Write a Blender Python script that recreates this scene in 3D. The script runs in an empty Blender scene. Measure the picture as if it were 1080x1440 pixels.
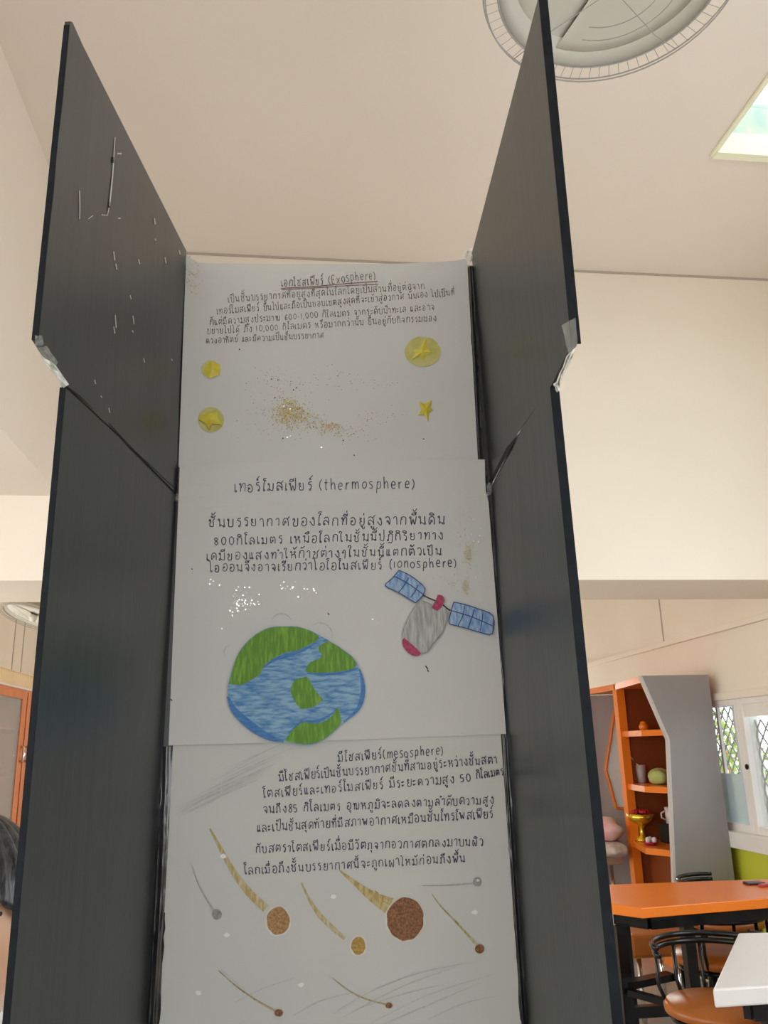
import bpy, math, random
from mathutils import Vector, Matrix
rnd = random.Random(7)
S = bpy.context.scene
COL = S.collection
V = Vector
# ------------------------------------------------------------------ camera
F = 1160.0
CAM = V((0, 0, 1.45))
Zc = V((-105, 4070, -1160)).normalized()
Yc = V((-144, -335, -1160)); Yc = (Yc - Zc * Yc.dot(Zc)).normalized()
Xc = Yc.cross(Zc)
ROT = Matrix((Xc, Yc, Zc))
cd = bpy.data.cameras.new('camera')
cam = bpy.data.objects.new('camera', cd); COL.objects.link(cam)
cam.matrix_world = Matrix.Translation(CAM) @ ROT.to_4x4()
cd.sensor_fit = 'VERTICAL'; cd.sensor_height = 36; cd.lens = F / 1440 * 36
cd.clip_start = 0.05
S.camera = cam
# ------------------------------------------------------------------ world
W = bpy.data.worlds.new('sky'); S.world = W; W.use_nodes = True
nt = W.node_tree; bg = nt.nodes['Background']
tc = nt.nodes.new('ShaderNodeTexCoord'); sp = nt.nodes.new('ShaderNodeSeparateXYZ')
rp = nt.nodes.new('ShaderNodeValToRGB')
nt.links.new(tc.outputs['Generated'], sp.inputs[0]); nt.links.new(sp.outputs['Z'], rp.inputs[0])
rp.color_ramp.elements[0].position = 0.0; rp.color_ramp.elements[0].color = (0.95, 0.96, 0.97, 1)
rp.color_ramp.elements[1].position = 0.9; rp.color_ramp.elements[1].color = (0.62, 0.80, 1.0, 1)
nt.links.new(rp.outputs[0], bg.inputs[0]); bg.inputs[1].default_value = 9.0
# ------------------------------------------------------------------ area lights added in unseen wall openings to fill the room
def area(name, loc, aim, sx, sy, power, col=(1, 1, 1)):
    l = bpy.data.lights.new(name, 'AREA'); l.shape = 'RECTANGLE'; l.size = sx; l.size_y = sy
    l.energy = power; l.color = col
    o = bpy.data.objects.new(name, l); COL.objects.link(o); o.location = loc
    o.rotation_euler = (V(aim) - V(loc)).to_track_quat('-Z', 'Y').to_euler()
    return o
area('fill_right', (3.02, 0.2, 1.75), (0, 0.4, 1.7), 5.4, 1.5, 150, (0.90, 0.96, 1.0))
area('fill_left', (-2.92, 0.2, 1.75), (0, 0.4, 1.7), 5.4, 1.5, 130, (1.0, 0.95, 0.86))
area('fill_rear', (0.2, -2.95, 1.6), (0.2, 0, 1.9), 3.6, 1.4, 16, (0.95, 0.97, 1.0))
area('fill_far_right', (3.0, 9.7, 1.5), (0.4, 6.6, 1.2), 1.9, 1.2, 340, (1.0, 0.96, 0.88))
area('fill_far_left', (-2.85, 5.3, 1.6), (1.5, 6.0, 1.3), 2.6, 1.3, 95, (1.0, 0.95, 0.86))
vs = S.view_settings
S.display_settings.display_device = 'sRGB'
vs.view_transform = 'Standard'; vs.look = 'None'; vs.gamma = 1.0; vs.use_curve_mapping = False
vs.exposure = -1.42
S.cycles.use_denoising = True
S.cycles.max_bounces = 8; S.cycles.diffuse_bounces = 6; S.cycles.sample_clamp_indirect = 6

# ------------------------------------------------------------------ projection helpers (pixel of the 1080x1440 frame -> point in the room)
def ray(x, y): return ROT @ V((x - 540, 720 - y, -F))
def pl(x, y, ax, v):
    d = ray(x, y); return CAM + d * ((v - CAM[ax]) / d[ax])
BA = math.radians(3.7)
BN = V((math.sin(BA), math.cos(BA), 0)); BX = V((math.cos(BA), -math.sin(BA), 0)); BD = 1.05
def B(x, y, off=0.0):
    d = ray(x, y); return CAM + d * ((BD - off) / d.dot(BN))

# ------------------------------------------------------------------ materials
MATS = {}
def mat(name, col, rough=0.6, col2=None, scale=8, stretch=(1, 1, 1), bump=0.0, metal=0.0, spec=0.5, detail=3,
        emit=None, alpha=None, lo=0.35, hi=0.65, bscale=None, rot=(0, 0, 0), coat=0.0):
    m = bpy.data.materials.new(name); m.use_nodes = True; MATS[name] = m
    n = m.node_tree; p = n.nodes['Principled BSDF']
    p.inputs['Base Color'].default_value = (*col, 1); p.inputs['Roughness'].default_value = rough
    p.inputs['Metallic'].default_value = metal; p.inputs['Specular IOR Level'].default_value = spec
    p.inputs['Coat Weight'].default_value = coat
    t = n.nodes.new('ShaderNodeTexCoord'); mp = n.nodes.new('ShaderNodeMapping')
    mp.inputs['Scale'].default_value = stretch; mp.inputs['Rotation'].default_value = rot
    n.links.new(t.outputs['Object'], mp.inputs[0])
    nz = n.nodes.new('ShaderNodeTexNoise'); nz.inputs['Scale'].default_value = scale; nz.inputs['Detail'].default_value = detail
    n.links.new(mp.outputs[0], nz.inputs['Vector'])
    if col2:
        r = n.nodes.new('ShaderNodeValToRGB')
        r.color_ramp.elements[0].position = lo; r.color_ramp.elements[0].color = (*col, 1)
        r.color_ramp.elements[1].position = hi; r.color_ramp.elements[1].color = (*col2, 1)
        n.links.new(nz.outputs['Fac'], r.inputs[0]); n.links.new(r.outputs[0], p.inputs['Base Color'])
    if bump:
        nb = nz
        if bscale:
            nb = n.nodes.new('ShaderNodeTexNoise'); nb.inputs['Scale'].default_value = bscale
            n.links.new(mp.outputs[0], nb.inputs['Vector'])
        b = n.nodes.new('ShaderNodeBump'); b.inputs['Strength'].default_value = bump; b.inputs['Distance'].default_value = 0.01
        n.links.new(nb.outputs['Fac'], b.inputs['Height']); n.links.new(b.outputs[0], p.inputs['Normal'])
    if emit:
        p.inputs['Emission Color'].default_value = (*emit[:3], 1); p.inputs['Emission Strength'].default_value = emit[3]
    if alpha is not None: p.inputs['Alpha'].default_value = alpha
    return m
def clear(name, tint, amount, rough=0.05):
    """thin clear sheet: see-through with a glossy skin"""
    m = bpy.data.materials.new(name); m.use_nodes = True; n = m.node_tree; n.nodes.clear()
    o = n.nodes.new('ShaderNodeOutputMaterial'); mx = n.nodes.new('ShaderNodeMixShader')
    a = n.nodes.new('ShaderNodeBsdfTransparent'); a.inputs[0].default_value = (*tint, 1)
    g = n.nodes.new('ShaderNodeBsdfPrincipled'); g.inputs['Roughness'].default_value = rough
    g.inputs['Base Color'].default_value = (*tint, 1)
    mx.inputs[0].default_value = amount
    n.links.new(a.outputs[0], mx.inputs[1]); n.links.new(g.outputs[0], mx.inputs[2]); n.links.new(mx.outputs[0], o.inputs[0])
    return m
M_wall = mat('wall_paint', (0.80, 0.735, 0.63), 0.75, (0.77, 0.70, 0.60), 1.3, bump=0.03, bscale=60)
M_ceil = mat('ceiling_paint', (0.78, 0.705, 0.63), 0.8, (0.75, 0.68, 0.60), 1.1, bump=0.03, bscale=60)
M_beam = mat('beam_paint', (0.79, 0.72, 0.62), 0.75, (0.76, 0.69, 0.59), 1.2, bump=0.03, bscale=60)
M_floor = mat('floor_tile', (0.42, 0.38, 0.34), 0.25, (0.36, 0.33, 0.30), 3, bump=0.01)
M_lime = mat('lime_paint', (0.62, 0.66, 0.05), 0.5, (0.58, 0.62, 0.05), 2)
M_white = mat('white_frame', (0.82, 0.80, 0.77), 0.35, (0.78, 0.76, 0.73), 5)
M_board = mat('black_plastic_board', (0.0125, 0.0155, 0.0165), 0.34, (0.019, 0.0225, 0.0235), 60, (1, 1, 0.03), bump=0.03, spec=0.68)
M_edge = mat('board_edge', (0.004, 0.006, 0.009), 0.55, (0.008, 0.011, 0.014), 80, spec=0.12)
M_dark = mat('crack_black', (0.003, 0.003, 0.003), 0.8)
M_tapeb = mat('black_tape', (0.008, 0.009, 0.012), 0.16, (0.02, 0.021, 0.025), 30, (1, 1, 0.4), bump=0.35, spec=0.8)
M_tape = clear('clear_tape', (0.85, 0.86, 0.82), 0.22, 0.2)
M_tapew = mat('crumpled_tape', (0.62, 0.61, 0.56), 0.25, (0.80, 0.79, 0.73), 60, bump=0.4, spec=0.8)
M_paper = mat('paper', (0.545, 0.555, 0.545), 0.62, (0.575, 0.58, 0.565), 6, bump=0.10, bscale=9)
M_paper2 = mat('paper_yellowed', (0.53, 0.545, 0.535), 0.62, (0.585, 0.575, 0.51), 5, (1, 1, 0.6), bump=0.08, bscale=9, lo=0.45, hi=0.75)
M_ink = mat('ink_navy', (0.020, 0.024, 0.055), 0.5, (0.045, 0.055, 0.10), 90)
M_ink3 = mat('ink_blueblack', (0.010, 0.013, 0.040), 0.5, (0.03, 0.035, 0.08), 90)
M_ink1 = mat('ink_brown', (0.09, 0.078, 0.07), 0.6, (0.24, 0.22, 0.20), 260)
M_red = mat('underline_red', (0.18, 0.09, 0.07), 0.6, (0.3, 0.2, 0.17), 120)
M_pencil = mat('pencil_grey', (0.20, 0.20, 0.20), 0.6, (0.36, 0.36, 0.355), 140)
M_pencil_l = mat('pencil_light', (0.40, 0.40, 0.39), 0.6, (0.50, 0.505, 0.495), 240)
M_green = mat('green_pencil', (0.085, 0.235, 0.008), 0.6, (0.19, 0.40, 0.035), 330, (1, 1, 0.16), detail=4, rot=(0, 0.6, 0), lo=0.45, hi=0.72)
M_blue = mat('blue_pencil', (0.035, 0.17, 0.42), 0.6, (0.24, 0.42, 0.58), 300, (0.22, 1, 1), detail=5, rot=(0, 0.6, 0), lo=0.33, hi=0.62)
M_blued = mat('blue_pencil_dark', (0.025, 0.14, 0.40), 0.6, (0.06, 0.22, 0.48), 300, (0.3, 1, 1), rot=(0, 0.6, 0))
M_navy = mat('navy_pen', (0.01, 0.035, 0.15), 0.5, (0.02, 0.05, 0.2), 60)
M_pane = mat('blue_panel_pencil', (0.10, 0.24, 0.50), 0.6, (0.34, 0.46, 0.60), 330, (1, 1, 0.25), detail=4, rot=(0, -0.6, 0))
M_grey = mat('grey_pencil', (0.27, 0.28, 0.27), 0.6, (0.46, 0.47, 0.455), 330, (1, 1, 0.14), detail=4, rot=(0, -0.5, 0))
M_crim = mat('crimson_pencil', (0.28, 0.015, 0.06), 0.6, (0.42, 0.05, 0.12), 300)
M_brown = mat('brown_pencil', (0.12, 0.042, 0.012), 0.6, (0.30, 0.13, 0.04), 420, detail=6)
M_tan = mat('tan_pencil', (0.26, 0.12, 0.03), 0.6, (0.44, 0.27, 0.11), 420, detail=5)
M_ochre = mat('ochre_pencil', (0.30, 0.16, 0.015), 0.6, (0.47, 0.32, 0.08), 420, detail=5)
M_halo = mat('halo_white', (0.66, 0.65, 0.60), 0.6, (0.56, 0.55, 0.50), 40)
M_tail = mat('tail_gold', (0.42, 0.31, 0.08), 0.6, (0.55, 0.52, 0.40), 300, (1, 1, 0.3), detail=5, rot=(0, 0.5, 0))
M_tails = mat('tail_strong', (0.36, 0.22, 0.02), 0.6, (0.53, 0.46, 0.24), 300, (1, 1, 0.3), detail=5, rot=(0, 0.7, 0))
M_yel = mat('star_yellow', (0.55, 0.46, 0.015), 0.45, (0.64, 0.56, 0.08), 50)
M_yeld = mat('star_wash', (0.42, 0.40, 0.08), 0.5, (0.52, 0.50, 0.20), 60)
M_gold = mat('gold_glitter', (0.50, 0.36, 0.10), 0.22, (0.34, 0.24, 0.06), 200, metal=0.7)
M_golds = mat('gold_stain', (0.50, 0.40, 0.13), 0.5, (0.55, 0.52, 0.40), 120, detail=6)
M_silver = mat('silver_glitter', (0.85, 0.84, 0.78), 0.15, metal=0.4)
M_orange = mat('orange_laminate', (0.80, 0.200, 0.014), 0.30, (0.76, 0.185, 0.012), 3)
M_orange_shade = mat('orange_shaded', (0.235, 0.052, 0.007), 0.5, (0.21, 0.046, 0.007), 3)  # orange laminate darkened to paint in the shade inside the shelf unit
M_orseat = mat('orange_vinyl', (0.40, 0.115, 0.010), 0.36, (0.34, 0.095, 0.010), 7, bump=0.05)
M_grpan = mat('grey_laminate', (0.285, 0.27, 0.275), 0.33, (0.265, 0.25, 0.255), 2)
M_gredge = mat('grey_edge', (0.55, 0.53, 0.51), 0.4)
M_black = mat('black_steel', (0.0035, 0.0035, 0.004), 0.2, spec=0.35)
M_chrome = mat('chrome', (0.75, 0.73, 0.70), 0.12, metal=1.0)
M_wtop = mat('white_laminate', (0.66, 0.64, 0.61), 0.35, (0.64, 0.62, 0.59), 3)
M_wood = mat('reddish_wood', (0.62, 0.20, 0.07), 0.35, (0.54, 0.16, 0.05), 12, (1, 1, 0.15))
M_card = mat('cardboard', (0.72, 0.55, 0.33), 0.8, (0.68, 0.51, 0.30), 9)
M_glass = clear('glass', (0.93, 0.95, 0.94), 0.10, 0.03)
M_frost = clear('frosted_film', (0.80, 0.87, 0.90), 0.55, 0.35)
M_fan = mat('fan_plastic', (0.56, 0.54, 0.46), 0.45, (0.52, 0.50, 0.43), 3)
M_fanw = mat('fan_wire', (0.30, 0.28, 0.25), 0.4)
M_fanb = mat('fan_blade', (0.56, 0.54, 0.46), 0.5, (0.53, 0.51, 0.44), 3)
M_seam_shade = mat('seam_shade', (0.42, 0.37, 0.31), 0.8)
M_pink = mat('pink_cloth', (0.75, 0.32, 0.34), 0.8, (0.62, 0.50, 0.42), 9, bump=0.4)
M_pinkg = mat('floral_cloth', (0.42, 0.36, 0.30), 0.8, (0.62, 0.50, 0.46), 16, bump=0.4)
M_hair = mat('black_hair', (0.010, 0.010, 0.012), 0.38, (0.035, 0.035, 0.04), 120, (1, 1, 0.08), bump=0.3, spec=0.6)
M_skin = mat('skin', (0.62, 0.36, 0.22), 0.5, (0.58, 0.32, 0.19), 8)
M_shirt = mat('white_shirt', (0.75, 0.75, 0.74), 0.8, (0.70, 0.70, 0.70), 6, bump=0.1)
M_short = mat('navy_shorts', (0.02, 0.03, 0.08), 0.8)
M_lip = mat('lips', (0.45, 0.13, 0.11), 0.45)
M_eye = mat('eye_white', (0.75, 0.75, 0.73), 0.2)
M_leaf = mat('leaf_green', (0.42, 0.55, 0.04), 0.6, (0.20, 0.34, 0.04), 6)
M_ground = mat('yard_ground', (0.35, 0.34, 0.31), 0.9)
M_gold2 = mat('gold_bowl', (0.80, 0.55, 0.05), 0.22, metal=0.8)
M_redf = mat('red_petals', (0.45, 0.015, 0.02), 0.5)
M_pouch = mat('pale_green_cloth', (0.42, 0.47, 0.16), 0.7, (0.36, 0.41, 0.13), 9)
M_mug = mat('white_ceramic', (0.68, 0.64, 0.62), 0.25)
M_phone = mat('dark_plastic', (0.05, 0.015, 0.02), 0.3)

# ------------------------------------------------------------------ mesh helpers
class MB:
    def __init__(s): s.v = []; s.f = []
    def add(s, vs_, fs):
        b = len(s.v); s.v += [V(q) for q in vs_]; s.f += [tuple(i + b for i in f) for f in fs]; return s
    def box(s, a, b):
        x0, y0, z0 = a; x1, y1, z1 = b
        return s.add([(x0,y0,z0),(x1,y0,z0),(x1,y1,z0),(x0,y1,z0),(x0,y0,z1),(x1,y0,z1),(x1,y1,z1),(x0,y1,z1)],
                     [(0,3,2,1),(4,5,6,7),(0,1,5,4),(1,2,6,5),(2,3,7,6),(3,0,4,7)])
    def prism(s, pts, ext):
        ext = V(ext); n = len(pts); pts = [V(p) for p in pts]
        fs = [tuple(range(n)), tuple(range(2*n-1, n-1, -1))] + [(i, n+i, n+(i+1)%n, (i+1)%n) for i in range(n)]
        return s.add(pts + [p + ext for p in pts], fs)
    def tube(s, pts, r, n=8, closed=False, flat=1.0):
        pts = [V(p) for p in pts]; N = len(pts); vs_ = []; up = None
        for i, p in enumerate(pts):
            if closed: t = pts[(i+1)%N] - pts[i-1]
            else: t = pts[min(i+1, N-1)] - pts[max(i-1, 0)]
            t.normalize()
            if up is None:
                up = t.cross(V((0,0,1)))
                if up.length < 0.01: up = t.cross(V((1,0,0)))
                up.normalize()
            up = (up - t * up.dot(t)).normalized(); w = t.cross(up)
            rr = r[i] if isinstance(r, (list, tuple)) else r
            for k in range(n):
                a = 2*math.pi*k/n; vs_.append(p + up*math.cos(a)*rr + w*math.sin(a)*rr*flat)
        fs = []
        for i in range(N if closed else N-1):
            j = (i+1) % N
            for k in range(n): fs.append((i*n+k, i*n+(k+1)%n, j*n+(k+1)%n, j*n+k))
        if not closed: fs += [tuple(range(n-1,-1,-1)), tuple(range((N-1)*n, N*n))]
        return s.add(vs_, fs)
    def lathe(s, prof, c=(0,0,0), n=24, cap=True):
        c = V(c); vs_ = []
        for r, z in prof:
            for k in range(n):
                a = 2*math.pi*k/n; vs_.append(c + V((math.cos(a)*r, math.sin(a)*r, z)))
        fs = []
        for i in range(len(prof)-1):
            for k in range(n): fs.append((i*n+k, i*n+(k+1)%n, (i+1)*n+(k+1)%n, (i+1)*n+k))
        if cap: fs += [tuple(range(n-1,-1,-1)), tuple(range((len(prof)-1)*n, len(prof)*n))]
        return s.add(vs_, fs)
    def ell(s, c, r, nu=16, nv=10, fn=None):
        c = V(c); vs_ = []; 
        for j in range(nv+1):
            th = math.pi*j/nv
            for k in range(nu):
                a = 2*math.pi*k/nu
                d = V((math.sin(th)*math.cos(a), math.sin(th)*math.sin(a), math.cos(th)))
                q = fn(d) if fn else 1.0
                vs_.append(c + V((d.x*r[0]*q, d.y*r[1]*q, d.z*r[2]*q)))
        fs = [(j*nu+k, (j+1)*nu+k, (j+1)*nu+(k+1)%nu, j*nu+(k+1)%nu) for j in range(nv) for k in range(nu)]
        return s.add(vs_, fs)
    def build(s, name, m, parent=None, smooth=False, bevel=0.0, label=None, kind=None, origin=None):
        me = bpy.data.meshes.new(name)
        if origin is None:
            if parent is not None: origin = WL[parent]
            else:
                xs = [v.x for v in s.v]; ys = [v.y for v in s.v]; zs = [v.z for v in s.v]
                origin = V(((min(xs)+max(xs))/2, (min(ys)+max(ys))/2, min(zs)))
        origin = V(origin)
        me.from_pydata([v - origin for v in s.v], [], s.f); me.validate(); me.update()
        o = bpy.data.objects.new(name, me); COL.objects.link(o)
        me.materials.append(m)
        if smooth:
            for p in me.polygons: p.use_smooth = True
        if bevel:
            b = o.modifiers.new('bevel', 'BEVEL'); b.width = bevel; b.segments = 2; b.limit_method = 'ANGLE'
        WL[o] = origin
        if parent is not None: o.parent = parent; o.location = origin - WL[parent]
        else: o.location = origin
        if label: o['label'] = label
        if kind: o['kind'] = kind
        return o
WL = {}
def thing(name, label, cat, loc=(0,0,0), group=None):
    o = bpy.data.objects.new(name, None); COL.objects.link(o); o.location = loc; WL[o] = V(loc)
    o.empty_display_size = 0.1; o['label'] = label; o['category'] = cat
    if group: o['group'] = group
    return o
def tag(o, label, cat, group=None):
    o['label'] = label; o['category'] = cat
    if group: o['group'] = group
    return o
def struct(o): o['kind'] = 'structure'; return o
def copy_tree(o, parent=None):
    c = o.copy(); COL.objects.link(c); c.parent = parent
    for ch in list(o.children): copy_tree(ch, c)
    return c
def arc(c, r, a0, a1, n, z=None):
    return [V((c[0] + math.cos(a0+(a1-a0)*i/n)*r, c[1] + math.sin(a0+(a1-a0)*i/n)*r, c[2])) for i in range(n+1)]

# ================================================================== ROOM
XL, XR, Y0, Y1, ZC = -2.9, 3.0, -3.0, 11.0, 3.92
YB, ZB = 3.8, 2.207
struct(MB().box((XL-.15, Y0-.15, -.1), (XR+.15, Y1+.15, 0)).build('floor', M_floor))
SX0, SX1, SY0, SY1 = 1.86, 2.75, 1.65, 2.85       # rooflight opening
m = MB()
m.box((XL-.15, Y0-.15, ZC), (SX0, Y1+.15, ZC+.1)); m.box((SX1, Y0-.15, ZC), (XR+.15, Y1+.15, ZC+.1))
m.box((SX0, Y0-.15, ZC), (SX1, SY0, ZC+.1)); m.box((SX0, SY1, ZC), (SX1, Y1+.15, ZC+.1))
struct(m.build('ceiling', M_ceil))
# right wall with openings: the two seen windows, unseen near and far ones added for light
def wall_x(name, x0, x1, openings, material):
    m = MB(); y = Y0-.15
    for (a, b, z0, z1) in openings:
        m.box((x0, y, 0), (x1, a, ZC)); m.box((x0, a, 0), (x1, b, z0)); m.box((x0, a, z1), (x1, b, ZC)); y = b
    m.box((x0, y, 0), (x1, Y1+.15, ZC))
    return struct(m.build(name, material))
WZ0, WZ1 = 0.86, 1.70
wall_x('wall_right', XR, XR+.15, [(-2.5, 2.9, 1.0, 2.5), (4.0, 6.05, WZ0, WZ1), (8.7, 10.7, 0.9, 2.1)], M_wall)
wall_x('wall_left', XL-.15, XL, [(-2.5, 2.9, 1.0, 2.5), (4.0, 6.6, 0.95, 2.2)], M_wall)  # both openings are unseen, added to let light in
struct(MB().box((XL, Y1, 0), (XR, Y1+.15, ZC)).build('wall_back', M_wall))
m = MB(); m.box((XL, Y0-.15, 0), (XR, Y0, .9)); m.box((XL, Y0-.15, 2.3), (XR, Y0, ZC)); m.box((XL, Y0-.15, .9), (-1.6, Y0, 2.3)); m.box((2.0, Y0-.15, .9), (XR, Y0, 2.3))  # unseen opening behind the camera, added to let light in
struct(m.build('wall_front', M_wall))
# deep cross beam and the lower soffit box on its left
struct(MB().box((XL, YB, ZB), (XR, 4.36, ZC)).build('trim_1', M_beam))
struct(MB().box((XL, Y0, 2.605), (-1.03, YB, ZC)).build('trim_2', M_ceil))
struct(MB().box((-1.03, YB-.005, ZC-.012), (XR, YB, ZC)).build('trim_9', M_seam_shade))  # dark strip put in for the shadow line where beam meets ceiling
# cable trunking along the right wall in the far bay
struct(MB().box((XR-.03, 4.36, 2.155), (XR, Y1, 2.195)).build('trim_3', M_wall, bevel=.004))
# wall panel joints
sx = pl(930, 870, 0, XR)
struct(MB().box((XR-.004, sx.y-.008, 2.195), (XR+.0, sx.y+.008, ZC)).build('trim_4', M_seam_shade))
for k, (px_, py_, y_) in enumerate(((20, 900, 0), (33, 900, 0))):
    q = pl(px_, py_, 0, XL)
    struct(MB().box((XL, q.y-.012, 0), (XL+.004, q.y+.012, ZC)).build('trim_%d' % (5+k), M_seam_shade))
# lime dado under the window
struct(MB().box((XR-.012, 3.9, 0), (XR, 9.0, .755)).build('baseboard_right', M_lime))
struct(MB().box((XL, 4.36, 0), (XL+.012, Y1, .755)).build('baseboard_left', M_lime))
# ---- seen windows 
def lattice(y0, y1, z0, z1, x, r, pw, ph, parent):
    g = MB(); ny = int(math.ceil((y1-y0)/pw)); nz = int(math.ceil((z1-z0)/ph))
    for i in range(ny):
        for sgn in (0, .5):
            pts = []
            for j in range(nz*2+1):
                w = (i + sgn + (0.25 if j % 2 else -0.25) + .25)
                yy = y0 + w*pw
                if yy > y1: yy = y1
                pts.append((x, yy, z0 + (z1-z0)*j/(nz*2)))
            if sgn: pts = [(p[0], y0 + (i + 1 - (0.25 if j % 2 else -0.25) - .25)*pw, p[2]) for j, p in enumerate(pts)]
            pts = [(p[0], min(p[1], y1), p[2]) for p in pts]
            g.tube(pts, r, 4)
    return g.build('lattice_grille', M_fanw, parent, kind='stuff', label='dark diamond lattice grille behind the glass')
def window(nm, y0, y1, frosted):
    w = MB(); fw = .05
    w.box((XR-.02, y0, WZ0), (XR+.08, y0+fw, WZ1)); w.box((XR-.02, y1-fw, WZ0), (XR+.08, y1, WZ1))
    w.box((XR-.018, y0+fw, WZ0), (XR+.08, y1-fw, WZ0+.05)); w.box((XR-.018, y0+fw, WZ1-.04), (XR+.08, y1-fw, WZ1))
    o = struct(w.build(nm, M_white, bevel=.004))
    MB().box((XR+.02, y0+fw, WZ0+.05), (XR+.026, y1-fw, WZ1-.04)).build('pane', M_glass, o)
    return o
q1 = pl(1053, 1080, 0, XR).y
w1 = window('window_1', q1, 6.05, True)
w2 = window('window_2', 4.0, q1, False)
lattice(q1+.05, 6.0, WZ0+.05, WZ1-.04, XR+.10, .006, .085, .11, w1)
lattice(4.05, q1-.05, WZ0+.05, WZ1-.14, XR+.06, .007, .10, .12, w2)
MB().box((XR+.012, q1+.052, WZ0+.05), (XR+.015, 5.98, WZ0+.36)).build('frosted_film', M_frost, w1, label='blue-grey frosted film on the lower pane')
MB().box((XR+.03, q1+.14, WZ0+.05), (XR+.05, q1+.165, WZ1-.04)).build('mullion', M_white, w1)
MB().box((XR+.03, q1+.36, WZ0+.05), (XR+.05, q1+.385, WZ1-.04)).build('mullion', M_white, w1)
MB().ell((XR-.03, q1-.03, 1.27), (.012, .012, .018), 8, 6).build('window_latch', M_black, w2, label='small black latch')
MB().box((XR-.015, 4.0, WZ1-.12), (XR-.005, q1-.06, WZ1-.04)).build('top_rail', M_white, w2)
struct(MB().box((XR-.07, 3.95, WZ0-.10), (XR, 6.1, WZ0)).build('trim_7', M_white, bevel=.006))
struct(MB().box((XR-.03, 3.95, WZ1), (XR, 6.1, WZ1+.05)).build('trim_8', M_wall, bevel=.004))
# rooflight: shaft, frame, glazing
m = MB(); t = .03; H = .28
m.box((SX0-t, SY0-t, ZC+.1), (SX0, SY1+t, ZC+H)); m.box((SX1, SY0-t, ZC+.1), (SX1+t, SY1+t, ZC+H))
m.box((SX0, SY0-t, ZC+.1), (SX1, SY0, ZC+H)); m.box((SX0, SY1, ZC+.1), (SX1, SY1+t, ZC+H))
w3 = struct(m.build('window_3', mat('shaft_pale', (0.70, 0.72, 0.52), 0.5, (0.48, 0.58, 0.50), 9)))
m = MB(); e = .045
m.box((SX0, SY1-.03, ZC-.02), (SX1, SY1+.012, ZC+.09)); m.box((SX0-.012, SY0, ZC-.012), (SX0+.006, SY1+.012, ZC+.09))
m.box((SX1-.006, SY0, ZC-.012), (SX1+.012, SY1+.012, ZC+.09)); m.box((SX0, SY0-.012, ZC-.012), (SX1, SY0+.006, ZC+.09))
m.build('window_frame', mat('cream_frame', (0.86, 0.86, 0.66), 0.4), w3, label='cream frame strip around the rooflight')
MB().box((SX0, SY0, ZC+H-.02), (SX1, SY1, ZC+H-.012)).build('pane', M_glass, w3)
# yard outside the windows
struct(MB().box((XR+.2, -12, -.35), (30, 30, -.25)).build('yard_ground', M_ground))
def shrub(x, y, r, h, lab):
    t_ = thing('shrub', lab, 'shrub', (x, y, -.25), 'shrubs outside the window')
    st = MB(); st.tube([(x, y, -.25), (x+.02, y, h*.4), (x, y+.03, h*.7)], [.04, .03, .015], 6); st.build('stem', M_wood, t_)
    lf = MB(); rr = random.Random(int(y*100))
    for i in range(420):
        d = V((rr.gauss(0, 1), rr.gauss(0, 1), rr.gauss(0, 1))).normalized() * (rr.random()**.4)
        p = V((x + d.x*r, y + d.y*r, h*.55 + d.z*h*.5)); a = V((rr.gauss(0,1), rr.gauss(0,1), rr.gauss(0,1))).normalized()*.07
        b = a.cross(V((rr.gauss(0,1), rr.gauss(0,1), rr.gauss(0,1)))).normalized()*.035
        lf.add([p-a, p+b, p+a, p-b], [(0,1,2,3)])
    lf.build('foliage', M_leaf, t_, kind='stuff')
shrub(5.5, 10.3, .55, 1.6, 'yellow-green leafy shrub outside the left window pane')
shrub(7.4, 13.6, .8, 1.9, 'taller yellow-green shrub farther out beyond the left window pane')

# ================================================================== DISPLAY BOARD
zt = (B(262, 358).z + B(662, 352).z)/2
zj = 1.782
LH_t, LH_j = B(262, 358), B(249, 694); RH_t, RH_j = B(663, 353), B(690, 688)
LH_j.z = zj; RH_j.z = zj; LH_t.z = zt; RH_t.z = zt
ZT = .75
bc = (LH_j + RH_j)/2
board = thing('display_board', 'tall black folding display board with side wings standing upright on the front table', 'display board', (bc.x, bc.y, ZT))
TH = .0055
def slab(pts, name, m_=M_board, out=None, label=None, n=None, th=TH):
    """pts: planar outline, extruded by th along normal n (away from the viewer's side)"""
    n = V(n).normalized()*th
    mb = MB().prism(pts, n); return mb.build(name, m_, board, label=label)
# lower hinge verticals
LHb = B(209, 1440); RHb = B(741, 1440)
def down(p, q, z):  # straight line p->q carried on to height z
    return p + (q-p)*((z-p.z)/(q.z-p.z))
LH0, RH0 = down(LH_j, LHb, ZT), down(RH_j, RHb, ZT)
LU_t, RU_t = pl(99, 29, 2, zt), pl(757, -4, 2, zt)
LU_j, RU_j = pl(54, 478, 2, zj), pl(803, 484, 2, zj)
def WP(px_, py_, h, n):
    d = ray(px_, py_); return CAM + d*((h-CAM).dot(n)/d.dot(n))
def wing_normal(h, hj, o1, o2, sgn):
    d = ((o1-h) + (o2-hj)).normalized(); n = d.cross(h-hj).normalized()
    return n if n.x*sgn > 0 else -n
ln = wing_normal(LH_t, LH_j, LU_t, LU_j, -1); rn = wing_normal(RH_t, RH_j, RU_t, RU_j, 1)
LU_t, LU_j = WP(99, 29, LH_t, ln), WP(54, 478, LH_t, ln); RU_t, RU_j = WP(757, -4, RH_t, rn), WP(803, 484, RH_t, rn)
LL_j, RL_j = WP(93, 545, LH_t, ln), WP(773, 543, RH_t, rn)
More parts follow.
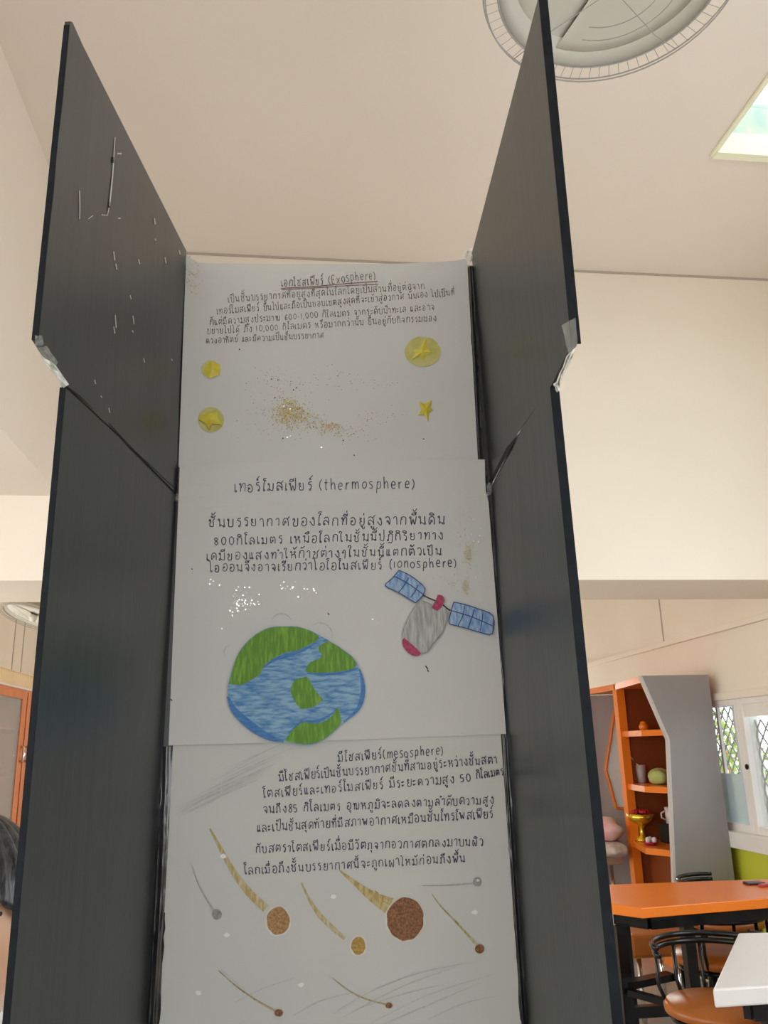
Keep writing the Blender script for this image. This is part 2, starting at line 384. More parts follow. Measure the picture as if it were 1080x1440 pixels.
# lower wing outer edges: through the pixel where they leave the frame
def foot(top, px_, py_):
    d = ray(px_, py_); n = V((top.x, top.y, 0)); 
    # vertical plane through the edge, square to the view of it
    k = (n.x*n.x + n.y*n.y)/(d.x*n.x + d.y*n.y); return CAM + d*k
LL_b = down(LL_j, foot(LL_j, 14, 1440), ZT); RL_b = down(RL_j, foot(RL_j, 861, 1440), ZT)
g = .0008
lo_ = V((0,0,-.022)); w5 = BX*.004; slab([LH_t+lo_-w5, RH_t+lo_+w5, RH_j+w5, LH_j-w5], 'upper_centre_panel', n=BN)
slab([LH_j-w5, RH_j+w5, RH0+w5, LH0-w5], 'lower_centre_panel', n=BN)
# small worn notches on the outline
def worn(a, b, n, amp, d):
    out = []
    for i in range(1, n): 
        out.append(a.lerp(b, i/n) + V(d)*rnd.uniform(-amp, amp))
    return out
pts = [LH_t] + [LH_t.lerp(LU_t, .93), WP(102, 31, LH_t, ln), WP(99, 30, LH_t, ln)] + worn(LU_t, LU_j, 7, .0012, (LU_t-LH_t).normalized()) + [LU_j, WP(97, 546, LH_t, ln), LH_j]
slab(pts, 'upper_left_wing', n=ln)
pts = [RH_t, RU_t, RU_t.lerp(RU_j, .5), RU_j, WP(776, 541, RH_t, rn), WP(727, 611, RH_t, rn), WP(692, 676, RH_t, rn), WP(688, 676, RH_t, rn)]
slab(pts, 'upper_right_wing', n=rn)
slab([LH_j + V((0,0,-g)), LL_j + V((0,0,-g)), LL_b, LH0], 'lower_left_wing', n=(LL_j-LH_j).cross(V((0,0,1))).normalized() * (1 if (LL_j-LH_j).cross(V((0,0,1))).x < 0 else -1))
slab([WP(691, 684, RH_t, rn), WP(727, 613, RH_t, rn), RL_j + V((0,0,-g)), RL_b, RH0], 'lower_right_wing', n=(RL_j-RH_j).cross(V((0,0,1))).normalized() * (1 if (RL_j-RH_j).cross(V((0,0,1))).x > 0 else -1))
# open edge strip (cut edge of the sheet) on the front edges
def strip(a, b, w, dirn, name='edge_strip'):
    d = V(dirn).normalized()*w; f_ = V((0, -.0012, 0))
    MB().prism([a, b, b+d, a+d], f_).build(name, M_edge, board, label='darker cut edge of the wing')
strip(LU_t + V((0,0,-.006)), LU_j, .0056, ln); strip(RU_t, RU_j, .0085, rn)
strip(LL_j, LL_b, .0056, ln); strip(RL_j, RL_b, .0085, rn)
# slit and scuffs on the upper left wing
def onwing(px_, py_, h, n, off):
    d = ray(px_, py_); k = ((h-CAM).dot(n) - off)/d.dot(n); return CAM + d*k
def LW(x, y, off=.0007): return onwing(x, y, LH_t, ln, off)
def RW(x, y, off=.0007): return onwing(x, y, RH_t, rn, off)
def ribbon(mb, pts, w, P, taper=None):
    """flat stroke through pixel points pts, w pixels wide, mapped by P"""
    n = len(pts)
    if n < 2: return
    L = []; R_ = []
    for i in range(n):
        a = pts[max(i-1, 0)]; b = pts[min(i+1, n-1)]
        dx, dy = b[0]-a[0], b[1]-a[1]; l = math.hypot(dx, dy) or 1
        ww = w*(taper(i/(n-1)) if taper else 1)/2
        nx, ny = -dy/l*ww, dx/l*ww
        L.append(P(pts[i][0]+nx, pts[i][1]+ny)); R_.append(P(pts[i][0]-nx, pts[i][1]-ny))
    mb.add(L + R_, [(i, n+i, n+i+1, i+1) for i in range(n-1)])
m = MB(); ribbon(m, [(162, 193), (160.5, 215), (159, 240), (157, 262), (154, 290)], 2.2, LW, lambda t: .4+t*.6); 
ribbon(m, [(154, 290), (151, 303), (143, 302)], 1.4, LW); ribbon(m, [(165, 216), (171, 216)], 2, LW); ribbon(m, [(112, 268), (112.5, 290), (112, 308)], 1.0, LW)
ribbon(m, [(124, 308), (131, 303)], 1.0, LW); ribbon(m, [(166, 307), (170, 307)], 1.6, LW)
for (x, y, l) in ((160, 360, 12), (163, 375, 8), (217, 311, 9), (218, 337, 3), (195, 368, 7), (232, 366, 9), (252, 355, 6), (183, 418, 6), (162, 452, 18), (160, 464, 10), (187, 450, 12), (186, 466, 3), (202, 507, 6), (241, 506, 3), (133, 537, 6), (142, 558, 3), (153, 577, 7)):
    ribbon(m, [(x, y-l/2), (x+1.5, y+l/2)], 1.3, LW)
m.build('scuff_marks', mat('scuff_white', (0.55, 0.55, 0.52), .3), board, kind='stuff', label='pale scratches and specks on the upper left wing')
for q in ([(159, 221), (158.6, 229)], [(154.6, 284), (154, 292)]):
    m = MB(); ribbon(m, q, 3, LW); m.build('slit', M_dark, board, label='short dark slit in the upper left wing')
m = MB(); ribbon(m, [(96, 545), (112, 557), (131, 575)], 2.0, LW, lambda t: 1-.7*t); m.build('joint_gap', M_dark, board, label='dark joint line near the left notch')
m = MB(); ribbon(m, [(153, 595), (180, 625), (215, 661), (249, 696)], 2.4, LW, lambda t: .4+.6*math.sin(math.pi*min(t*1.2, .9))); m.build('joint_gap', M_dark, board, label='dark diagonal joint between upper and lower left wing')
# crack wedge at right
m = MB(); f = [(727, 612), (718, 632), (706, 652), (690, 684), (688, 676), (703, 648), (712, 630)]
m.add([RW(*q, .0012) for q in f], [tuple(range(len(f)))]); m.build('joint_gap', M_dark, board, label='black wedge-shaped gap in the right wing joint')
# black tape down the hinges of the lower board: crumpled glossy strips
def tape_strip(xa, xb, ya, yb, name, mt, amp, label, seed, P=B, nx=6, ny=40, off=.002):
    rr = random.Random(seed); vs_ = []; fs = []
    for j in range(ny+1):
        y = ya + (yb-ya)*j/ny; a, b = xa(y), xb(y)
        jj = rr.uniform(-1, 1)
        for i in range(nx+1):
            x = a + (b-a)*i/nx + (jj*1.2 if i in (0, nx) else 0)
            vs_.append(P(x, y, off + amp*rr.random() + (amp*2 if i in (2, 3) else 0)))
    for j in range(ny):
        for i in range(nx): fs.append((j*(nx+1)+i, j*(nx+1)+i+1, (j+1)*(nx+1)+i+1, (j+1)*(nx+1)+i))
    return MB().add(vs_, fs).build(name, mt, board, smooth=True, label=label)
lin = lambda pts: (lambda y: next((a[1] + (b[1]-a[1])*(y-a[0])/(b[0]-a[0]) for a, b in zip(pts, pts[1:]) if y <= b[0]), pts[-1][1]))
tape_strip(lin([(1050, 228), (1240, 221), (1440, 209), (1560, 203)]), lin([(1050, 243), (1180, 239), (1440, 224), (1560, 219)]), 1050, 1560, 'black_tape', M_tapeb, .0011, 'crumpled glossy black tape along the left hinge', 1)
tape_strip(lin([(372, 658), (650, 672), (690, 684)]), lin([(372, 664), (650, 680), (690, 689)]), 374, 690, 'black_tape', M_tapeb, .0010, 'glossy black tape along the upper right hinge', 2)
tape_strip(lin([(700, 682), (1034, 706), (1440, 732), (1560, 740)]), lin([(700, 690), (1034, 713), (1440, 741), (1560, 749)]), 702, 1560, 'black_tape', M_tapeb, .0010, 'glossy black tape along the lower right hinge', 3)
# torn clear tape
def crumple(pxs, P, name, mt, label, seed, amp=.003, sub=5):
    rr = random.Random(seed); a, b, c, d = pxs; vs_ = []; fs = []
    for j in range(sub+1):
        for i in range(sub+1):
            u, w = i/sub, j/sub
            x = (a[0]*(1-u)+b[0]*u)*(1-w) + (d[0]*(1-u)+c[0]*u)*w; y = (a[1]*(1-u)+b[1]*u)*(1-w) + (d[1]*(1-u)+c[1]*u)*w
            vs_.append(P(x + rr.uniform(-.8, .8), y + rr.uniform(-.8, .8), .001 + amp*rr.random()))
    for j in range(sub):
        for i in range(sub): fs.append((j*(sub+1)+i, j*(sub+1)+i+1, (j+1)*(sub+1)+i+1, (j+1)*(sub+1)+i))
    return MB().add(vs_, fs).build(name, mt, board, label=label)
crumple([(49, 472), (59, 472), (62, 486), (49, 488)], LW, 'clear_tape', M_tape, 'clear tape folded over the corner of the upper left wing', 4)
crumple([(50, 488), (66, 487), (81, 510), (74, 524)], LW, 'clear_tape', M_tape, 'clear tape stretched over the left notch', 5)
crumple([(55, 498), (78, 514), (97, 541), (89, 546)], LW, 'clear_tape', M_tapew, 'whitish crumpled tape below the upper left wing', 6)
crumple([(790, 458), (810, 446), (812, 486), (800, 500)], RW, 'clear_tape', M_tape, 'clear tape over the corner of the upper right wing', 7, .0015)
crumple([(797, 500), (812, 486), (788, 538), (781, 541)], RW, 'clear_tape', M_tapew, 'whitish crumpled tape below the upper right wing', 8)
crumple([(778, 540), (788, 534), (787, 550), (783, 552)], RW, 'clear_tape', M_tapew, 'small white curl of tape on the right notch', 9)
crumple([(651, 359), (663, 349), (665, 366), (659, 372)], lambda x, y, o=0: B(x, y, .004+o), 'clear_tape', M_tapew, 'white scrap of tape at the top right corner', 10)
crumple([(684, 680), (697, 676), (690, 694), (685, 700)], lambda x, y, o=0: B(x, y, .006+o), 'clear_tape', M_tape, 'clear tape at the right joint', 11)
crumple([(246, 694), (252, 694), (251, 704), (246, 706)], lambda x, y, o=0: B(x, y, .004+o), 'clear_tape', M_tape, 'scrap of tape at the left joint', 12)
# table that carries the board
tb = thing('front_table', 'low plain table under the display board', 'table', (bc.x, bc.y-.05, 0))
MB().box((-.262, .60, ZT-.035), (.40, 1.12, ZT)).build('tabletop', M_wtop, tb, bevel=.004)
for x in (-.235, .37):
    for y in (.63, 1.09): MB().box((x-.02, y-.02, 0), (x+.02, y+.02, ZT-.035)).build('leg', M_black, tb)

# ================================================================== PAPER SHEETS
def sheet(name, left, right, top, bot, h0, label, mt, waves, nx=26, ny=26, thick=.0006):
    """left/right: px outlines as functions of y; top/bot as functions of x"""
    def P(x, y, off=0.0): return B(x, y, h0 + waves(x, y) + off)
    vs_ = []; fs = []
    yt, yb = top(450), bot(450)
    for j in range(ny+1):
        w = j/ny
        for i in range(nx+1):
            u = i/nx
            ym = yt + (yb-yt)*w
            x = left(ym)*(1-u) + right(ym)*u
            y = top(x)*(1-w) + bot(x)*w
            x = left(y)*(1-u) + right(y)*u
            vs_.append(P(x, y))
    n = len(vs_)
    for j in range(ny):
        for i in range(nx):
            a = j*(nx+1)+i; fs.append((a, a+nx+1, a+nx+2, a+1))
    mb = MB(); mb.add(vs_ + [v + BN*thick for v in vs_], fs + [tuple(k+n for k in f[::-1]) for f in fs])
    rim = [i for i in range(nx+1)] + [j*(nx+1)+nx for j in range(1, ny+1)] + [ny*(nx+1)+i for i in range(nx-1, -1, -1)] + [j*(nx+1) for j in range(ny-1, 0, -1)]
    mb.f += [(rim[k], rim[(k+1) % len(rim)], rim[(k+1) % len(rim)]+n, rim[k]+n) for k in range(len(rim))]
    cen = sum(vs_, V())/len(vs_)
    o = mb.build(name, mt, None, smooth=False, origin=(cen.x, cen.y, min(v.z for v in vs_)))
    tag(o, label, 'paper sheet', 'handwritten sheets on the display board')
    return o, P
s1, P1 = sheet('paper_sheet', lin([(355, 262), (655, 251)]), lin([(360, 657), (375, 657.5), (655, 672.5)]),
    lin([(250, 357), (262, 358), (270, 366), (280, 370), (400, 371), (560, 371), (640, 367), (657, 363), (680, 362)]), lin([(240, 657), (690, 653)]), .0016,
    'top paper sheet, headed Exosphere, with yellow stars and gold glitter', M_paper, lambda x, y: .0011*math.sin(x*.013+y*.021) + .0011 + (.003*max(0, 1-(y-360)/18) if y < 378 else 0))
s3, P3 = sheet('paper_sheet', lin([(1030, 244), (1180, 237), (1440, 222), (1580, 214)]), lin([(1030, 704), (1440, 733), (1580, 744)]),
    lin([(230, 1041), (712, 1026)]), lin([(200, 1580), (760, 1560)]), .0016,
    'bottom paper sheet, headed mesosphere, with brown meteors trailing gold', M_paper2, lambda x, y: .0010*math.sin(x*.011-y*.012) + .0010)
s2, P2 = sheet('paper_sheet', lin([(648, 253), (700, 251), (1050, 237)]), lin([(645, 681.5), (690, 683), (706, 687), (1035, 712)]),
    lin([(240, 652.5), (690, 646)]), lin([(230, 1048.5), (400, 1044), (712, 1032)]), .0052,
    'middle paper sheet, headed thermosphere, with the drawn Earth and satellite', M_paper,
    lambda x, y: .0008*math.sin(x*.012+y*.01) + .0008 + .0016*math.exp(-((y-700-(x-250)*.005)/5.0)**2) - .0012*math.exp(-((y-709)/5.0)**2))

# ------------------------------------------------------------------ handwriting: a single-stroke alphabet
def C(x, y, r=.1): return ('c', x, y, r)
hd = C(.13, .88, .10)
G = {
 'ก': (.85, [[(.14,0),(.13,.6),(.28,.7),(.12,.84),(.35,1),(.62,.98),(.73,.8),(.73,0)]]),
 'ข': (.8, [C(.2,.85), [(.3,.8),(.32,.6),(.18,.42),(.2,.08),(.4,0),(.62,.05),(.66,.3),(.66,1)]]),
 'ช': (.9, [C(.2,.85), [(.3,.8),(.32,.6),(.18,.42),(.2,.08),(.4,0),(.62,.05),(.64,.5),(.62,.82),(.86,1.12)]]),
 'ซ': (.9, [[(.1,.95),(.2,.8),(.3,.95),(.34,.6),(.18,.42),(.2,.08),(.4,0),(.62,.05),(.64,.5),(.62,.82),(.86,1.12)]]),
 'ค': (.88, [C(.42,.5), [(.36,.42),(.18,.05),(.12,.5),(.28,.93),(.58,.97),(.75,.75),(.75,0)]]),
 'ฆ': (.9, [C(.2,.85), [(.3,.8),(.3,.1),(.5,.1),(.7,.2),(.72,1)]]),
 'ง': (.72, [C(.48,.85), [(.58,.8),(.6,.15),(.45,0),(.1,.5)]]),
 'จ': (.78, [C(.38,.42), [(.46,.4),(.58,0),(.66,.5),(.55,.92),(.3,1),(.1,.84)]]),
 'ฉ': (.9, [C(.2,.5), [(.3,.5),(.3,.1),(.7,.1),(.7,.8),(.4,1),(.1,.85)]]),
 'ฏ': (.88, [C(.15,.1), [(.22,.2),(.2,.65),(.3,.72),(.14,.84),(.35,1),(.62,.98),(.73,.8),(.73,-.1),(.6,-.35),(.4,-.2),(.2,-.35)]]),
 'ณ': (1.15, [hd, [(.22,.82),(.22,0)], [(.22,.5),(.4,.98),(.55,.8),(.55,.2)], C(.6,.1), [(.7,.12),(.98,.05),(1.0,1)]]),
 'ด': (.86, [C(.42,.45), [(.35,.36),(.18,.02),(.1,.5),(.26,.93),(.55,.97),(.73,.75),(.73,0)]]),
 'ต': (.88, [C(.4,.42), [(.33,.34),(.18,.02),(.1,.6),(.24,.97),(.42,.78),(.58,.97),(.74,.72),(.74,0)]]),
 'ถ': (.86, [C(.16,.1), [(.24,.2),(.2,.6),(.3,.7),(.14,.84),(.35,1),(.62,.98),(.73,.8),(.73,0)]]),
 'ท': (.85, [hd, [(.22,.85),(.22,0)], [(.22,.35),(.45,.95),(.62,.97),(.72,.8),(.72,0)]]),
 'ธ': (.8, [[(.68,1),(.35,1),(.15,.8),(.3,.65),(.6,.62),(.68,.3),(.55,.02),(.25,0),(.16,.3)]]),
 'น': (.88, [hd, [(.22,.85),(.22,.02)], [(.22,.3),(.6,.08)], C(.7,.1), [(.72,.2),(.72,1)]]),
 'บ': (.85, [hd, [(.22,.84),(.2,.12),(.35,0),(.6,0),(.72,.15),(.72,1)]]),
 'ป': (.85, [hd, [(.22,.84),(.2,.12),(.35,0),(.6,0),(.72,.15),(.72,1.6)]]),
 'ผ': (.92, [C(.2,.8), [(.12,.75),(.13,.1),(.3,0),(.45,.6),(.6,0),(.78,.1),(.78,1)]]),
 'ฝ': (.92, [C(.2,.8), [(.12,.75),(.13,.1),(.3,0),(.45,.6),(.6,0),(.78,.1),(.78,1.6)]]),
 'พ': (.95, [hd, [(.2,.8),(.28,0),(.46,.7),(.64,0),(.82,1)]]),
 'ฟ': (.95, [hd, [(.2,.8),(.28,0),(.46,.7),(.64,0),(.8,.6),(.82,1.6)]]),
 'ภ': (.88, [C(.12,.1), [(.22,.1),(.22,.62),(.1,.8),(.34,1),(.62,.98),(.73,.8),(.73,0)]]),
 'ม': (.88, [hd, [(.22,.85),(.24,.25)], C(.15,.1,.11), [(.24,.2),(.72,.02),(.72,1)]]),
 'ย': (.82, [C(.24,.86), [(.16,.8),(.16,.62),(.38,.5),(.16,.4),(.18,.06),(.4,0),(.62,.04),(.68,.3),(.68,1)]]),
 'ร': (.66, [[(.55,1.02),(.25,.97),(.18,.75),(.46,.66),(.52,.4),(.48,.15)], C(.4,.08,.09)]),
 'ฤ': (.8, [C(.15,.1), [(.22,.2),(.2,.7),(.35,1),(.65,.9),(.7,-.4)]]),
 'ล': (.85, [C(.2,.12), [(.12,.2),(.15,.5),(.38,.58),(.68,.3)], [(.7,0),(.72,.6),(.55,.97),(.28,.97),(.12,.8)]]),
 'ว': (.7, [C(.46,.1), [(.55,.14),(.6,.6),(.45,.97),(.25,.98),(.1,.84)]]),
 'ศ': (.92, [C(.42,.5), [(.36,.42),(.18,.05),(.12,.5),(.28,.93),(.58,.97),(.75,.7),(.75,0)], [(.66,.88),(.95,1.2)]]),
 'ส': (.9, [C(.2,.12), [(.12,.2),(.15,.5),(.38,.58),(.68,.3)], [(.7,0),(.72,.6),(.55,.9),(.28,.97),(.12,.8)], [(.6,.8),(.9,1.18)]]),
 'ห': (.9, [hd, [(.22,.85),(.22,0)], [(.22,.4),(.5,.62),(.7,.4),(.74,0)], C(.6,.84)]),
 'อ': (.84, [C(.28,.5,.09), [(.22,.42),(.14,.2),(.32,0),(.6,.06),(.72,.5),(.6,.92),(.35,1),(.12,.82)]]),
 'า': (.62, [[(.08,.8),(.28,1),(.48,.88),(.5,0)]]),
 'ำ': (.62, [C(-.12,1.3,.09), [(.08,.8),(.28,1),(.48,.88),(.5,0)]]),
 'ะ': (.55, [C(.16,.74,.08), [(.24,.7),(.46,.86)], C(.16,.24,.08), [(.24,.2),(.46,.36)]]),
 'เ': (.36, [C(.2,.1), [(.12,.16),(.11,1)]]),
 'แ': (.66, [C(.2,.1), [(.12,.16),(.11,1)], C(.5,.1), [(.42,.16),(.41,1)]]),
 'โ': (.48, [C(.28,.1), [(.2,.16),(.2,1.1),(.38,1.32),(.08,1.42),(.2,1.6),(.48,1.55)]]),
 'ไ': (.5, [C(.3,.1), [(.22,.16),(.22,1.2),(.05,1.6),(-.08,1.45)]]),
 'ใ': (.5, [C(.3,.1), [(.22,.16),(.22,1.1),(.38,1.4),(.1,1.55),(.0,1.35),(.12,1.3)]]),
 'ๆ': (.7, [C(.2,.7), [(.12,.75),(.25,1),(.5,.9),(.5,-.2)]]),
 'ิ': (0, [[(-.66,1.2),(-.58,1.42),(-.3,1.42),(-.14,1.2),(-.66,1.2)]]),
 'ี': (0, [[(-.66,1.2),(-.5,1.42),(-.3,1.4),(-.14,1.2),(-.66,1.2)], [(-.14,1.2),(-.12,1.56)]]),
 'ึ': (0, [[(-.66,1.2),(-.5,1.42),(-.3,1.4),(-.16,1.2),(-.66,1.2)], C(-.14,1.44,.08)]),
 'ื': (0, [[(-.66,1.2),(-.5,1.42),(-.3,1.4),(-.14,1.2),(-.66,1.2)], [(-.14,1.2),(-.12,1.56)], [(-.28,1.36),(-.27,1.56)]]),
 'ั': (0, [C(-.48,1.36,.08), [(-.42,1.28),(-.25,1.25),(-.02,1.52)]]),
 '็': (0, [[(-.55,1.2),(-.55,1.45),(-.3,1.3),(-.2,1.2)], [(-.4,1.36),(-.15,1.48),(.02,1.62)]]),
 '่': (0, [[(-.22,1.3),(-.2,1.6)]]),
 '้': (0, [[(-.5,1.55),(-.42,1.32),(-.3,1.3),(-.02,1.62)]]),
 '๊': (0, [[(-.55,1.3),(-.45,1.5),(-.35,1.35),(-.2,1.5),(-.02,1.62)]]),
 '์': (0, [C(-.3,1.36,.08), [(-.3,1.44),(-.2,1.6),(.02,1.78)]]),
 'ุ': (0, [C(-.24,-.22,.06), [(-.18,-.24),(-.14,-.52)]]),
 'ู': (0, [C(-.42,-.22,.06), [(-.36,-.26),(-.34,-.48),(-.16,-.48),(-.14,-.18)]]),
 '0': (.8, [[(.4,1.1),(.14,.85),(.14,.3),(.4,0),(.66,.3),(.66,.85),(.4,1.1)]]),
 '1': (.4, [[(.2,1.1),(.2,0)]]),
 '3': (.7, [[(.12,1.05),(.5,1.0),(.3,.6),(.6,.35),(.4,0),(.1,.1)]]),
 '5': (.7, [[(.6,1.1),(.2,1.1),(.15,.65),(.5,.65),(.6,.3),(.4,0),(.1,.08)]]),
 '6': (.7, [[(.55,1.1),(.2,.7),(.15,.2),(.4,0),(.6,.25),(.4,.5),(.18,.35)]]),
 '8': (.72, [[(.38,.6),(.15,.85),(.38,1.1),(.6,.85),(.38,.6),(.14,.28),(.38,0),(.62,.28),(.38,.6)]]),
 ',': (.3, [[(.18,.08),(.1,-.25)]]), '-': (.5, [[(.1,.5),(.42,.5)]]), ' ': (.55, []),
 '(': (.42, [[(.34,1.3),(.12,.9),(.12,.25),(.34,-.15)]]), ')': (.42, [[(.08,1.3),(.3,.9),(.3,.25),(.08,-.15)]]),
 'E': (.75, [[(.62,1.3),(.15,1.3),(.14,0),(.65,0)], [(.15,.7),(.55,.7)]]),
 'x': (.7, [[(.1,.9),(.6,0)], [(.6,.9),(.1,0)]]),
 'o': (.72, [[(.36,.95),(.12,.7),(.12,.25),(.36,0),(.6,.25),(.6,.7),(.36,.95)]]),
 's': (.62, [[(.52,.9),(.25,.95),(.12,.7),(.45,.4),(.5,.12),(.28,0),(.08,.1)]]),
 'p': (.72, [[(.16,.95),(.16,-.5)], [(.16,.8),(.45,.95),(.6,.6),(.5,.1),(.16,.15)]]),
 'h': (.72, [[(.16,1.5),(.16,0)], [(.16,.5),(.4,.9),(.58,.7),(.6,0)]]),
 'e': (.7, [[(.12,.5),(.58,.52),(.5,.9),(.25,.93),(.1,.5),(.25,.02),(.58,.1)]]),
 'r': (.58, [[(.16,.95),(.16,0)], [(.16,.55),(.35,.9),(.52,.88)]]),
 't': (.55, [[(.25,1.35),(.25,.15),(.42,0)], [(.05,.9),(.48,.9)]]),
 'm': (1.0, [[(.12,.95),(.12,0)], [(.12,.5),(.3,.9),(.46,.75),(.47,0)], [(.47,.5),(.66,.9),(.82,.75),(.84,0)]]),
 'i': (.3, [[(.15,.9),(.15,0)]]),
 'n': (.72, [[(.14,.95),(.14,0)], [(.14,.5),(.38,.92),(.56,.75),(.58,0)]]),
}
UP = set('ิีึืั็'); TONE = set('่้๊์'); LOW = set('ุู')
def smooth(pts, k=3):
    if len(pts) < 3: return pts
    out = []; n = len(pts)
    for i in range(n-1):
        p0, p1, p2, p3 = pts[max(i-1,0)], pts[i], pts[i+1], pts[min(i+2, n-1)]
        for j in range(k):
            t = j/k
            out.append(tuple(.5*((2*p1[d]) + (p2[d]-p0[d])*t + (2*p0[d]-5*p1[d]+4*p2[d]-p3[d])*t*t + (3*p1[d]-p0[d]-3*p2[d]+p3[d])*t**3) for d in (0, 1)))
    out.append(pts[-1]); return out
def write(text, x0, y0, x1, y1, h, P, mt, parent, w=1.35, jit=.05, name='handwriting', bow=0):
    """one handwritten line from pixel (x0,y0) to (x1,y1), x-height h pixels"""
    tot = sum(G[c][0] + (.12 if G[c][0] else 0) for c in text)
    L = math.hypot(x1-x0, y1-y0); u = ((x1-x0)/L, (y1-y0)/L); v = (u[1], -u[0])
    adv = L/tot; sxx = adv*.92 if adv < h*1.15 else h*1.05
    mb = MB(); pen = 0; last = ''
    by = 0; bx = 0; sz = 1; sh = 0
    for c in text:
        wd, st = G[c]
        if wd:
            sz = 1 + rnd.uniform(-jit, jit)*1.6; by = rnd.uniform(-jit, jit)*h*1.4; sh = rnd.uniform(-.05, .10); bx = rnd.uniform(-jit, jit)*h*.5
            base = pen; pen += (wd + .12)*adv
            ox = base + (wd+.12)*adv*.04 + ((wd+.12)*adv - wd*sxx)*.5; hi = c in 'ปฝฟ'
            up = False
        lift = 0
        if c in TONE and up: lift = .34
        if c in UP: up = True
        shift = -.22 if (hi and (c in UP or c in TONE)) else 0
        for s_ in st:
            if s_[0] == 'c':
                _, cx, cy, r = s_
                q = [(cx + math.cos(a*math.pi/3.5+.5)*r*1.05, cy + math.sin(a*math.pi/3.5+.5)*r*1.05) for a in range(8)]
            else: q = smooth(s_)
            pts = []
            for (gx, gy) in q:
                gx += shift; gy += lift
                if not wd: gx += 0
                X = (ox + (gx + sh*gy)*sxx*sz + bx) if wd else (ox + lastw*sxx + (gx + sh*gy)*sxx + bx)
                Yv = gy*h*sz + by
                t = X/L; bo = bow*4*t*(1-t)
                pts.append((x0 + u[0]*X + v[0]*(Yv+bo), y0 + u[1]*X + v[1]*(Yv+bo)))
            ribbon(mb, pts, w*rnd.uniform(.85, 1.15), lambda x, y: P(x, y, .0009))
        if wd: lastw = wd
    return mb.build(name, mt, parent)
K1 = .8
write('เอกโซสเฟียร์', 395, 403, 455, 400, 8.6, P1, M_ink1, s1, 1.05)
write('(Exosphere)', 461, 399, 529, 392, 8.6, P1, M_ink1, s1, 1.0)
write('เป็นชั้นบรรยากาศที่อยู่สูงที่สุดในโลกโดยเป็นส่วนที่อยู่ต่อจาก', 320, 425, 598, 406, 7.6, P1, M_ink1, s1, K1)
write('เทอร์โมสเฟียร์ ขึ้นไปและถือเป็นขอบเขตสูงสุดที่จะเข้าสู่อวกาศ นั้นเอง ไปเป็นที่', 304, 442, 640, 415, 7.2, P1, M_ink1, s1, K1)
write('ก็แต่มีความสูงประมาณ 600-1,000 กิโลเมตร จากระดับน้ำทะเล และอาจ', 294, 457, 611, 436, 7.2, P1, M_ink1, s1, K1)
write('ขยายไปได้ ถึง 10,000 กิโลเมตร หรือมากกว่านั้น ขึ้นอยู่กับกิจกรรมของ', 290, 470, 614, 451, 7.2, P1, M_ink1, s1, K1)
write('ดวงอาทิตย์ และมีความเป็นชั้นบรรยากาศ', 289, 483, 456, 475, 6.6, P1, M_ink1, s1, K1)
m = MB()
ribbon(m, [(395, 405.5), (440, 403), (490, 398.5), (531, 395.5)], 1.2, lambda x, y: P1(x, y, .001))
ribbon(m, [(396, 407.5), (440, 405), (490, 401.5), (532, 399.5)], 1.0, lambda x, y: P1(x, y, .001))
m.build('underline', M_red, s1, label='double reddish underline beneath the heading')
write('เทอร์โมสเฟียร์', 328, 692, 439, 689, 11, P2, M_ink, s2, 1.25)
write('(thermosphere)', 447, 689, 584, 686, 10.5, P2, M_ink, s2, 1.2)
write('ชั้นบรรยากาศของโลกที่อยู่สูงจากพื้นดิน', 291, 741, 626, 737, 11, P2, M_ink, s2, 1.25)
write('800กิโลเมตร เหนือโลกในชั้นนี้ปฏิกิริยาทาง', 299, 767, 624, 758, 9.8, P2, M_ink, s2, 1.2)
write('เคมีของแสงทำให้ก๊าซต่างๆในชั้นนี้แตกตัวเป็น', 289, 788, 622, 780, 9.8, P2, M_ink, s2, 1.2)
write('ไอออนจึงอาจเรียกว่าไอโอโนสเฟียร์', 293, 804, 538, 800, 9.8, P2, M_ink, s2, 1.2)
write('(ionosphere)', 546, 799, 643, 797, 9.5, P2, M_ink, s2, 1.25)
write('มีโซสเฟียร์(mesosphere)', 474, 1071, 624, 1061, 9.6, P3, M_ink3, s3, 1.2)
write('มีโซสเฟียร์เป็นชั้นบรรยากาศชั้นที่สามอยู่ระหว่างชั้นสตา', 391, 1099, 700, 1073, 9.6, P3, M_ink3, s3, 1.2)
write('โตสเฟียร์และเทอร์โมสเฟียร์ มีระยะความสูง 50', 369, 1122, 663, 1099, 9.6, P3, M_ink3, s3, 1.2)
write('กิโลเมตร', 669, 1096, 709, 1089, 8.5, P3, M_ink3, s3, 1.3)
write('จนถึง85 กิโลเมตร อุณหภูมิจะลดลงตามลำดับความสูง', 369, 1144, 695, 1130, 9.6, P3, M_ink3, s3, 1.2)
write('และเป็นชั้นสุดท้ายที่มีสภาพอากาศเหมือนชั้นโทรโพสเฟียร์', 360, 1170, 694, 1150, 9.6, P3, M_ink3, s3, 1.2)
write('กับสตราโตสเฟียร์เมื่อมีวัตถุจากอวกาศตกลงมาบนผิว', 358, 1199, 680, 1189, 9.6, P3, M_ink3, s3, 1.2)
write('โลกเมื่อถึงชั้นบรรยากาศนี้จะถูกเผาไหม้ก่อนถึงพื้น', 342, 1230, 655, 1212, 9.6, P3, M_ink3, s3, 1.2)

